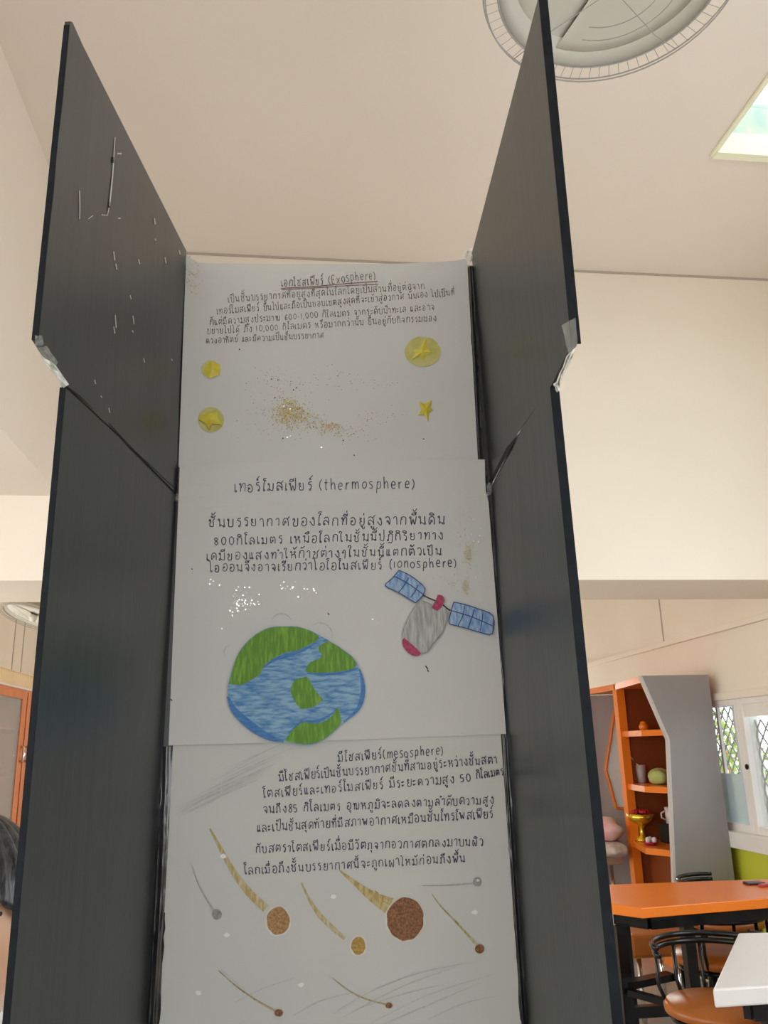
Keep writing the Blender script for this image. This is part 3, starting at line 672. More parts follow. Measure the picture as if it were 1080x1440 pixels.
# ------------------------------------------------------------------ drawings and cut-outs
def cut(px_, P, name, mt, parent, off, th=.0009, sm=2, label=None):
    """flat piece of coloured card following outline px_, th thick, its face off metres above the sheet"""
    q = px_ + [px_[0]]; q = smooth(q, sm)[:-1] if sm > 1 else px_
    n = len(q); cx = sum(a[0] for a in q)/n; cy = sum(a[1] for a in q)/n
    top = [P(x, y, off) for x, y in q]; bot = [P(x, y, off-th) for x, y in q]
    mb = MB(); mb.add(top + bot, [tuple(range(n)), tuple(range(2*n-1, n-1, -1))] + [(i, (i+1)%n, n+(i+1)%n, n+i) for i in range(n)])
    return mb.build(name, mt, parent, label=label)
def sc(pts, s, ox, oy): return [(ox + x/s, oy + y/s) for x, y in pts]
E_ = lambda p: sc(p, 4.696, 300, 860)
earth = cut(E_([(97,490),(110,440),(150,310),(200,225),(280,150),(370,105),(460,97),(560,100),(640,125),(690,150),(760,190),(850,245),(930,310),(960,370),(985,450),(990,540),(970,620),(930,680),(850,740),(800,790),(740,840),(680,870),(590,880),(470,860),(380,840),(280,785),(190,710),(120,630),(97,560)]),
            P2, 'earth_cutout', M_blue, s2, .0045, .0015, label='glued paper cut-out of a blue and green Earth')
LND = [[(105,480),(115,430),(150,312),(202,227),(282,152),(371,108),(460,100),(560,103),(640,128),(690,156),(690,185),(640,215),(560,255),(480,272),(420,295),(360,335),(330,365),(315,405),(270,440),(220,470),(180,485)],
 [(695,235),(740,200),(780,205),(848,248),(927,312),(942,360),(900,385),(800,400),(700,405),(625,400),(610,380),(640,335),(700,310),(720,285),(700,265)],
 [(595,435),(625,435),(665,510),(720,575),(715,590),(660,630),(600,642),(565,630),(520,560),(512,500),(540,450)],
 [(474,853),(500,810),(560,750),(605,730),(680,740),(745,720),(790,680),(825,632),(835,670),(843,735),(798,787),(739,836),(680,866),(590,876)]]
for l in LND: cut(E_(l), P2, 'land_patch', M_green, earth, .0049, .0004, label='green crayoned land patch')
m = MB()
for a, b in (([(97,560),(130,640),(200,715),(290,785),(380,835),(465,855)], 34), ([(965,380),(985,460),(985,560),(950,650),(860,730)], 18), ([(330,370),(400,320),(500,285),(600,250),(680,205)], 16), ([(620,408),(750,410),(880,392),(955,375)], 16), ([(500,800),(580,735),(680,725),(760,690),(820,640)], 12)):
    ribbon(m, E_(smooth(a, 3)), b/4.696, lambda x, y: P2(x, y, .0047), lambda t: .35+1.3*math.sin(math.pi*min(max(t, .05), .95)))
m.build('sea_shading', M_blued, earth, label='darker blue crayon along the shores')
O_ = lambda p: sc(p, 5.4, 520, 780)
body = [(370,360),(330,410),(270,530),(250,610),(265,650),(320,700),(395,745),(440,730),(490,660),(540,600),(580,500),(595,440),(560,385),(500,400),(470,380),(400,350)]
sat = cut(O_(body), P2, 'satellite_cutout', M_grey, s2, .0042, .0012, label='glued satellite cut-out with shaded grey body')
cut(O_([(515,305),(550,310),(567,345),(545,400),(515,425),(480,410),(472,395),(500,350)]), P2, 'antenna_mount', M_crim, sat, .0048, .0006, label='crimson mount on top of the body')
cut(O_([(262,632),(330,690),(390,750),(350,770),(300,750),(255,700),(248,650)]), P2, 'nozzle', M_crim, sat, .0048, .0006, label='crimson nozzle at the lower end')
PL = [(222,118),(300,155),(370,205),(420,260),(400,310),(355,358),(335,358),(215,285),(118,235),(165,185)]
PR = [(638,360),(720,378),(830,415),(935,465),(930,600),(840,590),(740,560),(655,538),(603,520),(615,440)]
pa = cut(O_(PL), P2, 'solar_panel', M_pane, sat, .0046, .0010, sm=1, label='upper left blue solar panel of six cells')
pb = cut(O_(PR), P2, 'solar_panel', M_pane, sat, .0046, .0010, sm=1, label='lower right blue solar panel of eight cells')
def lines(segs, conv, w, P, off, name, mt, parent, label=None):
    mb = MB()
    for s_ in segs: ribbon(mb, conv(smooth(s_, 3)), w, lambda x, y: P(x, y, off))
    return mb.build(name, mt, parent, label=label)
lines([PL+[PL[0]], [(190,165),(300,225),(410,305)], [(295,175),(260,235),(220,285)], [(365,230),(350,270),(310,325)]], O_, 1.3, P2, .0049, 'cell_lines', M_navy, pa)
lines([PR+[PR[0]], [(620,425),(770,470),(930,540)], [(720,390),(708,460),(670,540)], [(795,415),(775,480),(745,560)], [(860,440),(850,520),(838,580)]], O_, 1.3, P2, .0049, 'cell_lines', M_navy, pb)
lines([[(400,305),(450,330),(500,350)], [(555,380),(590,410),(620,425)]], O_, 1.5, P2, .0047, 'boom', M_dark, sat)
lines([body+[body[0]]], O_, 1.0, P2, .0046, 'outline', M_pencil, sat)
# paper 1 stars
T_ = lambda p: sc(p, 2.842, 260, 460)
def ellp(cx, cy, rx, ry, n=22, wob=.05, a0=0):
    return [(cx + math.cos(2*math.pi*i/n+a0)*rx*(1+rnd.uniform(-wob, wob)), cy + math.sin(2*math.pi*i/n+a0)*ry*(1+rnd.uniform(-wob, wob))) for i in range(n)]
def star(cx, cy, R, rot, inner=.45, sx=1, sy=1):
    return [(cx + math.sin(rot+math.pi*i/5)*(R if i % 2 == 0 else R*inner)*sx, cy - math.cos(rot+math.pi*i/5)*(R if i % 2 == 0 else R*inner)*sy) for i in range(10)]
def raised_star(px_, P, parent, c, label):
    """folded paper star: ridge in the middle"""
    n = len(px_); rim = [P(x, y, .0015) for x, y in px_]; top = P(c[0], c[1], .0045)
    mb = MB(); mb.add(rim + [top] + [P(x, y, .0003) for x, y in px_], [(i, (i+1)%n, n) for i in range(n)] + [(i, n+1+i, n+1+(i+1)%n, (i+1)%n) for i in range(n)])
    return mb.build('paper_star', M_yel, parent, label=label)
cut(T_(ellp(104, 168, 38, 35)), P1, 'yellow_wash', M_yeld, s1, .0008, .0004, label='yellow crayon blob behind the upper left star')
raised_star(T_([(72,170),(104,136),(142,150),(140,190),(96,206),(84,192)]), P1, s1, T_([(108,166)])[0], 'five-cornered yellow star at upper left')
cut(T_(ellp(104, 370, 52, 50, wob=.02)), P1, 'yellow_wash', M_yeld, s1, .0008, .0004, label='round yellow wash behind the lower left star')
raised_star(T_([(54,366),(88,344),(128,338),(132,362),(148,390),(106,390),(97,412),(84,388)]), P1, s1, T_([(102,366)])[0], 'yellow star inside a disc at lower left')
cut(T_(ellp(951, 98, 72, 60, wob=.02)), P1, 'yellow_wash', M_yeld, s1, .0008, .0004, label='large oval yellow wash behind the upper right star')
raised_star(T_([(964,42),(968,86),(985,100),(965,112),(950,138),(940,116),(905,132),(922,104),(908,88),(935,88)]), P1, s1, T_([(946,100)])[0], 'sharp-pointed yellow star in the oval at upper right')
raised_star(T_([(988,290),(980,320),(992,332),(976,340),(972,378),(958,350),(930,352),(945,332),(935,296),(958,308)]), P1, s1, T_([(964,328)])[0], 'small bare yellow star at lower right')
lines([[(145,390),(106,388),(97,412),(84,388),(56,370)], ], T_, 1.0, P1, .0030, 'fold_line', M_ochre, s1)
# flakes of glitter
def flakes(regs, P, name, mt, parent, size, off, label):
    mb = MB()
    for (cx, cy, rx, ry, n, ang) in regs:
        for _ in range(n):
            a, b = rnd.gauss(0, 1)*rx, rnd.gauss(0, 1)*ry
            x = cx + a*math.cos(ang) - b*math.sin(ang); y = cy + a*math.sin(ang) + b*math.cos(ang)
            s_ = size*rnd.uniform(.4, 1.2); t = rnd.uniform(0, 6.3)
            mb.add([P(x + s_*math.cos(t+k*2.1), y + s_*math.sin(t+k*2.1), off + rnd.uniform(0, .0003)) for k in range(3)], [(0, 1, 2)])
    return mb.build(name, mt, parent, kind='stuff', label=label)
flakes([(409, 578, 14, 11, 240, .3), (398, 586, 22, 16, 170, .2), (440, 596, 36, 7, 160, .22), (475, 606, 16, 5, 70, .2), (520, 590, 22, 8, 40, -.3), (420, 540, 38, 12, 60, 0), (480, 533, 14, 8, 30, 0), (535, 540, 20, 3, 16, 0), (385, 530, 12, 8, 30, 0)], P1, 'gold_glitter', M_gold, s1, .8, .0009, 'scattered gold glitter stuck to the top sheet')
flakes([(408, 578, 10, 9, 150, .3), (415, 584, 16, 4, 90, .1), (455, 598, 22, 4, 60, .2)], P1, 'glitter_stain', M_golds, s1, 2.0, .0007, 'pale golden smear under the glitter')
flakes([(273, 385, 6, 14, 60, 0)], P1, 'glitter_stain', M_golds, s1, 1.4, .0007, 'faint glitter smear in the top left corner')
m = MB()
for (x, y) in ((397, 616), (386, 559), (390, 534), (381, 533), (412, 548), (416, 545), (482, 619), (595, 617), (440, 600), (336, 491)): ribbon(m, [(x, y), (x+1.6, y+.6)], 1.6, lambda a, b: P1(a, b, .0012))
m.build('specks', M_dark, s1, kind='stuff', label='tiny dark specks on the top sheet')
def spark(lst, P, parent, s_=1.5):
    mb = MB()
    for (x, y) in lst:
        r = s_*rnd.uniform(.5, 1.0); mb.add([P(x-r, y, .0012), P(x, y-r, .0014), P(x+r, y, .0012), P(x, y+r, .0010)], [(0,1,2,3)])
    return mb.build('silver_glitter', M_silver, parent, kind='stuff', label='bright silver glitter specks')
pts = [(rnd.gauss(335, 14), rnd.gauss(845, 12)) for _ in range(34)] + [(rnd.gauss(335, 9), rnd.gauss(851, 6)) for _ in range(22)] + [(rnd.gauss(300, 8), rnd.gauss(822, 8)) for _ in range(8)] + [(rnd.gauss(405, 12), rnd.gauss(824, 4)) for _ in range(14)] + [(rnd.gauss(435, 10), rnd.gauss(832, 5)) for _ in range(10)] + [(339, 713), (273, 869), (295, 880), (312, 884), (330, 835), (524, 871), (532, 876), (669, 812), (674, 819), (676, 700), (657, 805)] + [(rnd.gauss(668, 8), rnd.gauss(760, 26)) for _ in range(14)]
spark(pts, P2, s2)
spark([(399, 571), (340+68, 575), (452, 629), (404, 615), (408, 613)], P1, s1)
flakes([(658, 779, 3.5, 7, 130, 0), (655, 824, 3.5, 6, 110, 0), (640, 820, 12, 7, 36, 0), (655, 745, 8, 20, 30, 0)], P2, 'gold_glitter', M_golds, s2, 1.0, .0010, 'gold glitter dabs on the right of the middle sheet')
m = MB()
for (x, y, l) in ((462, 863, 1.5), (600, 938, 3), (602, 943, 1.5), (241, 984, 1.6), (270, 800, 1), (410, 929, 1), (498, 640, 1)): ribbon(m, [(x-l*.6, y-l*.6), (x+l*.6, y+l)], 1.5, lambda a, b: P2(a, b, .0012 if (a, b) != (410, 929) else .006))
m.build('specks', M_dark, s2, kind='stuff', label='tiny dark specks on the middle sheet')
# glue marks around the earth
m = MB()
for (c, r, a0, a1) in (((396, 878), 15, 3.3, 6.0), ((450, 893), 17, 3.9, 6.6), ((327, 918), 12, 2.6, 4.6)):
    ribbon(m, [(c[0]+math.cos(a0+(a1-a0)*i/12)*r, c[1]+math.sin(a0+(a1-a0)*i/12)*r) for i in range(13)], 2.2, lambda x, y: P2(x, y, .0008), lambda t: math.sin(math.pi*t))
m.build('glue_marks', M_pencil_l, s2, kind='stuff', label='faint grey rings of dried glue around the Earth')
# paper 3 meteors
A_ = lambda p: sc(p, 2.0, 200, 1140)
def tail(pts, ws, mt, off=.0007, label=None, fan=3):
    q = A_(smooth(pts, 4)); n = len(q); mb = MB()
    def wid(t): k = t*(len(ws)-1); i = min(int(k), len(ws)-2); return ws[i]+(ws[i+1]-ws[i])*(k-i)
    ribbon(mb, q, 1.0, lambda x, y: P3(x, y, off), wid)
    for s_ in range(fan):
        o1 = rnd.uniform(-.4, .4); r2 = []
        for i, (x, y) in enumerate(q):
            a = q[max(i-1, 0)]; b = q[min(i+1, n-1)]; l = math.hypot(b[0]-a[0], b[1]-a[1]); k = wid(i/(n-1))*o1
            r2.append((x-(b[1]-a[1])/l*k, y+(b[0]-a[0])/l*k))
        ribbon(mb, r2, .9, lambda x, y: P3(x, y, off+.0002))
    return mb.build('meteor_tail', mt, s3, label=label)
def meteor(cx, cy, rx, ry, mt, halo, label):
    if halo: cut(A_(ellp(cx, cy, rx+5, ry+5, 24, .04)), P3, 'meteor_rim', M_halo, s3, .0012, .0008)
    cut(A_(ellp(cx, cy, rx, ry, 22, .05)), P3, 'meteor', mt, s3, .0018, .0010, label=label)
tail([(190,50),(225,115),(262,180),(305,235),(348,275)], [2, 6, 9, 11, 12], M_tail, label='long faded gold tail of the left meteor')
tail([(448,203),(470,250),(500,295),(535,330),(570,360)], [1.5, 4, 7, 7, 5], M_tail, label='gold tail of the small middle meteor')
tail([(555,168),(600,205),(645,240),(695,268)], [1.5, 7, 14, 24], M_tails, label='broad gold tail of the largest meteor')
tail([(655,225),(680,252),(700,262)], [1, 4, 7], M_ochre, fan=1)
tail([(815,235),(845,275),(885,315),(940,378)], [.8, 2, 3, 4], M_tail)
tail([(215,450),(260,490),(315,530),(378,566)], [.8, 1.5, 2.4, 3], M_tail)
tail([(535,470),(580,505),(630,530),(688,545)], [.8, 1.5, 2.2, 2.4], M_tail)
tail([(140,155),(155,200),(178,245),(203,283)], [.8, 1.5, 2.5, 4], M_pencil_l)
tail([(790,210),(850,210),(930,204)], [.8, 1.5, 2.4], M_pencil_l)
meteor(382, 310, 32, 39, M_tan, True, 'tan meteor with a white rim at left')
meteor(608, 380, 20, 25, M_ochre, True, 'small ochre meteor with a white rim')
meteor(739, 305, 52, 60, M_brown, True, 'largest dark brown meteor')
meteor(949, 389, 13, 13, M_brown, False, 'small brown meteor at the right')
meteor(384, 569, 12, 10, M_brown, False, 'small brown meteor at lower left')
meteor(694, 548, 10, 8, M_brown, False, 'small brown meteor at lower middle')
meteor(210, 292, 14, 15, M_pencil, False, 'small dark grey meteor at left')
meteor(942, 200, 12, 13, M_pencil, False, 'small grey ring-like meteor at upper right')
cut(A_(ellp(944, 196, 5, 4, 10, .05)), P3, 'highlight', M_halo, s3, .0022, .0003)
for (x, y) in ((228,128),(538,242),(238,350),(447,490),(158,512),(935,286)):
    cut(A_(ellp(x, y, 8, 6, 9, .2)), P3, 'white_dab', mat('white_dab', (.74, .75, .74), .3) if 'white_dab' not in MATS else MATS['white_dab'], s3, .0010, .0006)
def hatch(segs, w, mt, label):
    mb = MB()
    for s_ in segs: ribbon(mb, smooth(s_, 4), w, lambda x, y: P3(x, y, .0008), lambda t: .3+.9*math.sin(math.pi*t))
    mb.build('pencil_strokes', mt, s3, kind='stuff', label=label)
sg = []
for i in range(26):
    x = 255 + i*3.1 + rnd.uniform(-3, 3); y = 1150 - i*2.4 + rnd.uniform(-14, 14); l = rnd.uniform(40, 95)
    sg.append([(x-12, y+rnd.uniform(0, 8)), (x+l*.45, y-l*.25), (x+l, y-l*.50)])
hatch(sg, .6, M_pencil_l, 'faint slanting pencil strokes at the upper left')
sg = [[(470,1425),(520,1395),(590,1368),(664,1353)], [(480,1432),(560,1390),(640,1360)], [(500,1420),(560,1400),(620,1385)], [(520,1440),(600,1400),(693,1370)], [(330,1410),(370,1390),(415,1375)], [(540,1440),(610,1410),(680,1380)], [(410,1430),(450,1408),(500,1395)], [(600,1435),(650,1412),(700,1400)], [(310,1362),(330,1380),(345,1392)]]
hatch(sg, 1.0, M_pencil_l, 'long curved pencil strokes at the bottom')

# ================================================================== CEILING FANS
def fan(c, R, label, tilt=(0, 0, 0), top=ZC):
    t_ = thing('ceiling_fan', label, 'fan', (0, 0, 0), 'orbit fans under the ceiling')
    # built around the origin, disc opening downwards
    MB().lathe([(.012, .10), (.012, max(.2, top-c[2]))], n=12).build('hanging_rod', M_fan, t_, True)
    MB().lathe([(.02, .22), (R*.30, .20), (R*.34, .13), (R*.30, .06), (.02, .05)], n=28).build('motor_housing', M_fan, t_, True)
    MB().lathe([(.01, .055), (R*.5, .05), (R*.80, .035), (R*.885, .010), (R*.88, .005), (R*.80, .028), (.01, .045)], n=64).build('back_plate', M_fan, t_, True, label='smooth greyish plate closing the cage')
    g_ = MB()
    for rr, z in ((R, 0), (R*.985, -.012), (R*.885, .004)): g_.tube([(math.cos(a*math.pi/32)*rr, math.sin(a*math.pi/32)*rr, z) for a in range(64)], R*.0065, 6, closed=True)
    for k in range(72):
        a = 2*math.pi*k/72; u = V((math.cos(a), math.sin(a), 0)); g_.tube([u*R*.885 + V((0,0,.003)), u*R], R*.0028, 4)
    g_.build('guard_cage', M_fanw, t_, True, label='wire rim of rings and short spokes')
    g_ = MB()
    for rr in (R*.42, R*.55): g_.tube([(math.cos(a*math.pi/24)*rr, math.sin(a*math.pi/24)*rr, -.010) for a in range(9, 27)], R*.004, 5)
    g_.tube([(0, 0, -.03), (R*.5, R*.02, -.02), (R*.985, R*.03, -.008)], R*.004, 5)
    g_.tube([(0, 0, -.03), (-R*.5, R*.45, -.02), (-R*.7, R*.68, -.008)], R*.004, 5)
    g_.tube([(0, 0, -.03), (-R*.45, -R*.5, -.02), (-R*.7, -R*.7, -.008)], R*.004, 5)
    g_.build('guard_wire', M_fanw, t_, True)
    for k in range(3):
        a0 = 2*math.pi*k/3 + .4; b_ = MB(); vs_ = []; fs = []
        for i in range(7):
            r_ = R*(.12 + .70*i/6)
            for j in range(7):
                a = a0 + (j/6-.5)*2.12
                vs_.append((math.cos(a)*r_, math.sin(a)*r_, (.026 + .0016*k) - .003*(j/6-.5)*math.sin(math.pi*(i+1)/8)))
        for i in range(6):
            for j in range(6): fs.append((i*7+j, i*7+j+1, (i+1)*7+j+1, (i+1)*7+j))
        b_.add(vs_, fs); o = b_.build('fan_blade', M_fanb, t_, True)
        md = o.modifiers.new('s', 'SOLIDIFY'); md.thickness = .002
    MB().lathe([(.008, -.035), (R*.09, -.030), (R*.11, -.012), (R*.10, .012)], n=24).build('hub_cap', M_fan, t_, True)
    t_.location = c; t_.rotation_euler = tilt
    return t_
fc = pl(861, -30, 2, 3.0)
fan(fc, .272, 'large round cage fan hanging from the ceiling above the right wing', (0, 0, math.radians(-100)))
fq = pl(47, 868, 1, 6.4)
fan(fq, .25, 'small pale round fan seen in the far bay left of the board', (math.radians(-8), math.radians(16), .3))

# ================================================================== FAR RIGHT SHELF UNIT
SFX, SBX, SY = 2.55, 2.93, 5.5
sh = thing('shelf_unit', 'tall orange shelf unit with a grey angular end panel beside the window', 'shelf', (2.75, 6.6, 0))
def PY(x, y, Yv=SY): return pl(x, y, 1, Yv)
a_, b_, c_, d_ = PY(903, 952), PY(990, 947), PY(942, 1040), PY(951, 1240)
zTop = (a_.z+b_.z)/2
prof = [V((a_.x, SY, zTop)), V((SBX, SY, zTop)), V((SBX, SY, 0)), V((d_.x+.03, SY, 0)), V((d_.x, SY, d_.z)), V((c_.x, SY, c_.z))]
MB().prism(prof, (0, .035, 0)).build('end_panel', M_grpan, sh, label='grey end panel with an angular front edge')
MB().prism([prof[0], prof[5], prof[4], prof[3], prof[3]+V((-.016,0,0)), prof[4]+V((-.016,0,0)), prof[5]+V((-.016,0,0)), prof[0]+V((-.016,0,0))], (0, .036, 0)).build('edge_band', M_gredge, sh)
zS = lambda y, x=905, X=2.56: None
yp = pl(878, 1100, 0, SFX).y      # pillar between the bays
yf = pl(836, 1100, 0, SFX).y      # far pillar
zT2 = pl(873, 960, 0, SFX).z
MB().box((SFX, yp-.02, 0), (SBX, yp+.02, zT2)).build('divider', M_orange_shade, sh, label='orange upright between the two bays, darkened for shade')
MB().box((SFX-.012, yp-.05, 0), (SFX, yp+.025, zT2-.045)).build('edge_band', M_orange, sh, label='bright orange front edge of the upright')
MB().box((SFX, yp-.05, 0), (SFX+.05, yp-.0205, zT2-.045)).build('edge_band', M_orange, sh)
MB().box((SFX, yf-.02, 0), (SBX, yf+.02, zT2-.05)).build('divider', mat('pale_grey_laminate', (.46, .42, .41), .4), sh, label='grey far divider of the second bay')
MB().box((SFX-.02, yf-.05, 0), (SFX, yf+.02, zT2-.05)).build('edge_band', M_orange, sh, label='orange front edge of the far divider')
MB().prism([(a_.x, SY+.03, zTop), (SFX, yp, zT2), (SFX, yf, zT2), (SBX, yf, zT2), (SBX, yp, zT2), (SBX, SY+.03, zTop)], (0, 0, -.045)).build('top_board', M_orange, sh)
MB().box((SBX-.02, SY+.03, 0), (SBX, yp, zTop-.04)).build('back_panel', M_orange_shade, sh, label='orange back panel, darkened for shade')
MB().box((SBX-.02, yp, 0), (SBX, yf, zT2-.04)).build('back_panel', M_gredge, sh, label='light grey back panel of the far bay')
shz = []
for (x, y, fx) in ((905, 1031, 2.52), (905, 1109, 2.50), (912, 1196, 2.46)):
    z = pl(x, y, 0, fx+.03).z; shz.append(z)
    MB().prism([(SBX-.02, SY+.03, z+.02), (SFX+.04, SY+.03, z+.02), (fx, (SY+yp)/2-.1, z+.02), (SFX+.01, yp, z+.02), (SBX-.02, yp, z+.02)], (0, 0, -.04)).build('shelf_board', M_orange, sh, label='orange shelf board with an angled front')
MB().box((SFX+.03, SY+.03, 0), (SFX+.05, yp-.02, .09)).build('plinth', M_orange, sh)
MB().box((SFX+.12, SY+.035, .09), (SFX+.14, yp-.02, shz[2]-.02)).build('lower_front', M_orange_shade, sh, label='orange panel closing the lowest bay, darkened for shade')
# white hexagonal board in the far bay
hx = [pl(*q, 1, yf-.045) for q in ((864, 998), (851, 1082), (866, 1136), (885, 1138), (885, 1012))]
MB().prism(hx, (0, .02, 0)).build('hexagonal_board', M_white, sh, label='white angular board edged in orange')
cx = sum(hx, V())/5
for i in range(5):
    p, q = hx[i], hx[(i+1) % 5]
    MB().tube([p - V((0,.006,0)), q - V((0,.006,0))], .013, 6).build('board_edging', M_orange, sh)
# things on the shelves
def rest(o_z): return o_z + .0205
k = pl(905, 1021, 0, 2.66)
kb = thing('wooden_knob_box', 'small round orange pot standing on the top shelf', 'pot', (k.x, k.y, rest(shz[0])))
MB().lathe([(.022, 0), (.034, .012), (.034, .035), (.024, .05)], (k.x, k.y, rest(shz[0])), 16).build('body', M_orange, kb, True)
MB().lathe([(.025, .05), (.020, .062), (.006, .068)], (k.x, k.y, rest(shz[0])), 16).build('lid', M_orange, kb, True)
k = pl(903, 1098, 0, 2.68); z = rest(shz[1])
gl = thing('drinking_glass', 'clear tumbler with two long pale straws on the middle shelf', 'glass', (k.x, k.y, z))
MB().lathe([(.03, 0), (.038, .13), (.035, .13), (.028, .008)], (k.x, k.y, z), 20).build('tumbler', clear('tumbler_glass', (.9, .85, .84), .35, .1), gl, True)
for dy in (0, .012): MB().tube([(k.x+.005, k.y-.01+dy, z+.01), V((k.x-.02, k.y+dy, z+.13)), pl(881+dy*300, 1062, 0, 2.60)], .005, 6).build('straw', M_mug, gl)
k = pl(927, 1094, 0, 2.68)
pc = MB().ell((k.x, k.y, z+.055), (.07, .11, .055), 18, 10, lambda d: 1+.12*math.sin(d.x*5+d.y*4)+(.1 if d.z < -.5 else 0)); 
for v in pc.v: v.z = max(v.z, z)
pc = pc.build('cloth_pouch', M_pouch, smooth=True); tag(pc, 'pale green cloth pouch slumped on the middle shelf', 'pouch')
z3 = rest(shz[2]); k = pl(902, 1160, 0, 2.62)
bw = thing('offering_bowl', 'shiny gold footed bowl on the lower shelf', 'bowl', (k.x, k.y, z3))
MB().lathe([(.06, 0), (.055, .015), (.02, .035), (.018, .09), (.03, .11), (.085, .14), (.10, .185), (.094, .185), (.05, .13)], (k.x, k.y, z3), 28).build('bowl_body', M_gold2, bw, True)
fl = thing('artificial_flowers', 'dark red flowers heaped in the gold bowl', 'flowers', (k.x, k.y, z3+.17))
rr = random.Random(3)
for i in range(7):
    a = i*2.4; q = V((k.x + math.cos(a)*.045*(i > 0), k.y + math.sin(a)*.045*(i > 0), z3+.20))
    m = MB()
    for j in range(6):
        b = j*math.pi/3 + i; m.ell(q + V((math.cos(b)*.016, math.sin(b)*.016, 0)), (.016, .016, .012), 6, 4)
    m.ell(q + V((0,0,.006)), (.012, .012, .012), 6, 4); m.build('blossom', M_redf, fl, True)
k2 = pl(913, 1176, 0, 2.60)
tr = thing('trinket_dish', 'small crimson dish holding white trinkets in front of the gold bowl', 'dish', (k2.x-.05, k2.y-.05, z3))
kx, ky = k2.x-.04, k2.y-.10
MB().lathe([(.03, 0), (.06, .02), (.056, .022), (.02, .008)], (kx, ky, z3), 20).build('dish', mat('crimson_glaze', (.45, .02, .06), .25), tr, True)
for dx, dy in ((.01, .02), (-.02, -.01), (.02, -.025)): MB().ell((kx+dx, ky+dy, z3+.032), (.018, .018, .022), 10, 8).build('trinket', M_mug, tr, True)
k = pl(928, 1135, 0, 2.74)
k.y -= .12; k.x += .02
mg = thing('white_mug', 'white mug at the back of the lower shelf', 'mug', (k.x, k.y-.0, z3+.0))
MB().box((k.x-.06, k.y-.09, z3), (k.x+.10, k.y+.09, z3+.13)).build('stand_box', M_dark, mg, label='black box under the mug', bevel=.004)
MB().lathe([(.036, .13), (.04, .24), (.036, .24), (.032, .14)], (k.x, k.y, z3), 20).build('cup', M_mug, mg, True)
MB().tube([(k.x-.04, k.y, z3+.215), (k.x-.07, k.y, z3+.20), (k.x-.07, k.y, z3+.17), (k.x-.04, k.y, z3+.155)], .006, 6).build('handle', M_mug, mg, True)
# low table with pink cloth bundle in the far bay
lt = thing('side_table', 'small brown-topped table with a chrome leg in front of the grey bay', 'table', (2.42, 6.75, 0))
q = pl(868, 1207, 0, 2.40); zt3 = q.z
MB().box((2.20, yp+.03, zt3-.06), (2.50, yf-.1, zt3)).build('tabletop', mat('brown_top', (.33, .20, .14), .4), lt, bevel=.004)
for x in (2.25, 2.45):
    for y in (yp+.16, yf-.18): MB().tube([(x, y, 0), (x, y, zt3-.06)], .014, 8).build('leg', M_chrome, lt, True)
cb = MB().ell((2.41, (yp+yf)/2-.12, zt3+.17), (.11, .30, .10), 22, 12, lambda d: 1+.10*math.sin(d.y*7+d.z*5))
for v in cb.v: v.z = max(v.z, zt3+.10)
cb = cb.build('cloth_bundle', M_pink, smooth=True); tag(cb, 'pink cloth bundle on top of the floral bag', 'bundle')
cb = MB().ell((2.41, (yp+yf)/2-.12, zt3+.05), (.125, .36, .075), 22, 12, lambda d: 1+.08*math.sin(d.y*9+d.x*5))
for v in cb.v: v.z = min(max(v.z, zt3), zt3+.10)
cb = cb.build('floral_bag', M_pinkg, smooth=True); tag(cb, 'soft greyish floral bag lying on the small brown table', 'bag')

# ================================================================== ORANGE TABLE
ot = thing('orange_table', 'long orange-topped table with cut corner on black steel legs', 'table', (2.3, 4.05, 0))
z75 = .75
A = pl(853, 1244, 2, z75); B1 = pl(856, 1271, 2, z75); C1 = pl(902, 1277, 2, z75); D1 = pl(1080, 1263, 2, z75); E1 = pl(1080, 1236, 2, z75)
C2 = C1 + (D1-C1)*1.7; A2 = A + (E1-A)*1.45
A0 = A + (A-E1)*.06
MB().prism([A0, B1, C1, C2, A2][::-1], (0, 0, -.042)).build('tabletop', M_orange, ot, bevel=.003)
def bar(a, b, w=.02, h=.02, name='frame_bar', mt=M_black, parent=ot):
    a, b = V(a), V(b); d = (b-a).normalized(); s_ = d.cross(V((0,0,1)))
    if s_.length < .1: s_ = V((1,0,0))
    s_.normalize(); u = s_.cross(d).normalized()
    MB().prism([a+s_*w+u*h, a-s_*w+u*h, a-s_*w-u*h, a+s_*w-u*h], b-a).build(name, mt, parent)
inn = lambda p, k=.04: p + (V((2.3, 4.1, p.z))-p).normalized()*k
zz = V((0, 0, -.065))
r_ = [inn(p)+zz for p in (A0, B1, C1, C2, A2)]
for i in range(5): bar(r_[i], r_[(i+1) % 5], .018, .022)
l1 = V((1.49, 3.86, 0)); l2 = V((1.80, 3.86, 0)); l3 = V((1.72, 4.40, 0)); l4 = V((2.62, 4.28, 0)); l5 = V((2.65, 3.75, 0))
for l in (l1, l2, l3, l4, l5): bar(l + V((0,0,.0)), l + V((0,0,.665)), .024, .024, 'leg')
bar(l1 + V((0, 0, .325)), l2 + V((0,0,.325)), .018, .022, 'stretcher'); bar(l1 + V((0, 0, .43)), l1 + V((.24, .06, .44)), .03, .014, 'bracket'); bar(l1 + V((0, -.02, .41)), l1 + V((.22, -.12, .36)), .022, .012, 'bracket')
bar(l2 + V((0, 0, .10)), l4 + V((0,0,.10)), .018, .02, 'stretcher')
ph = pl(1062, 1243.5, 2, z75)
p_ = MB().box((ph.x-.05, ph.y-.03, z75), (ph.x+.04, ph.y+.03, z75+.012)).build('dark_case', M_phone, bevel=.004); tag(p_, 'small dark case lying flat on the orange table', 'case')
ph = pl(1078, 1245.5, 2, z75)
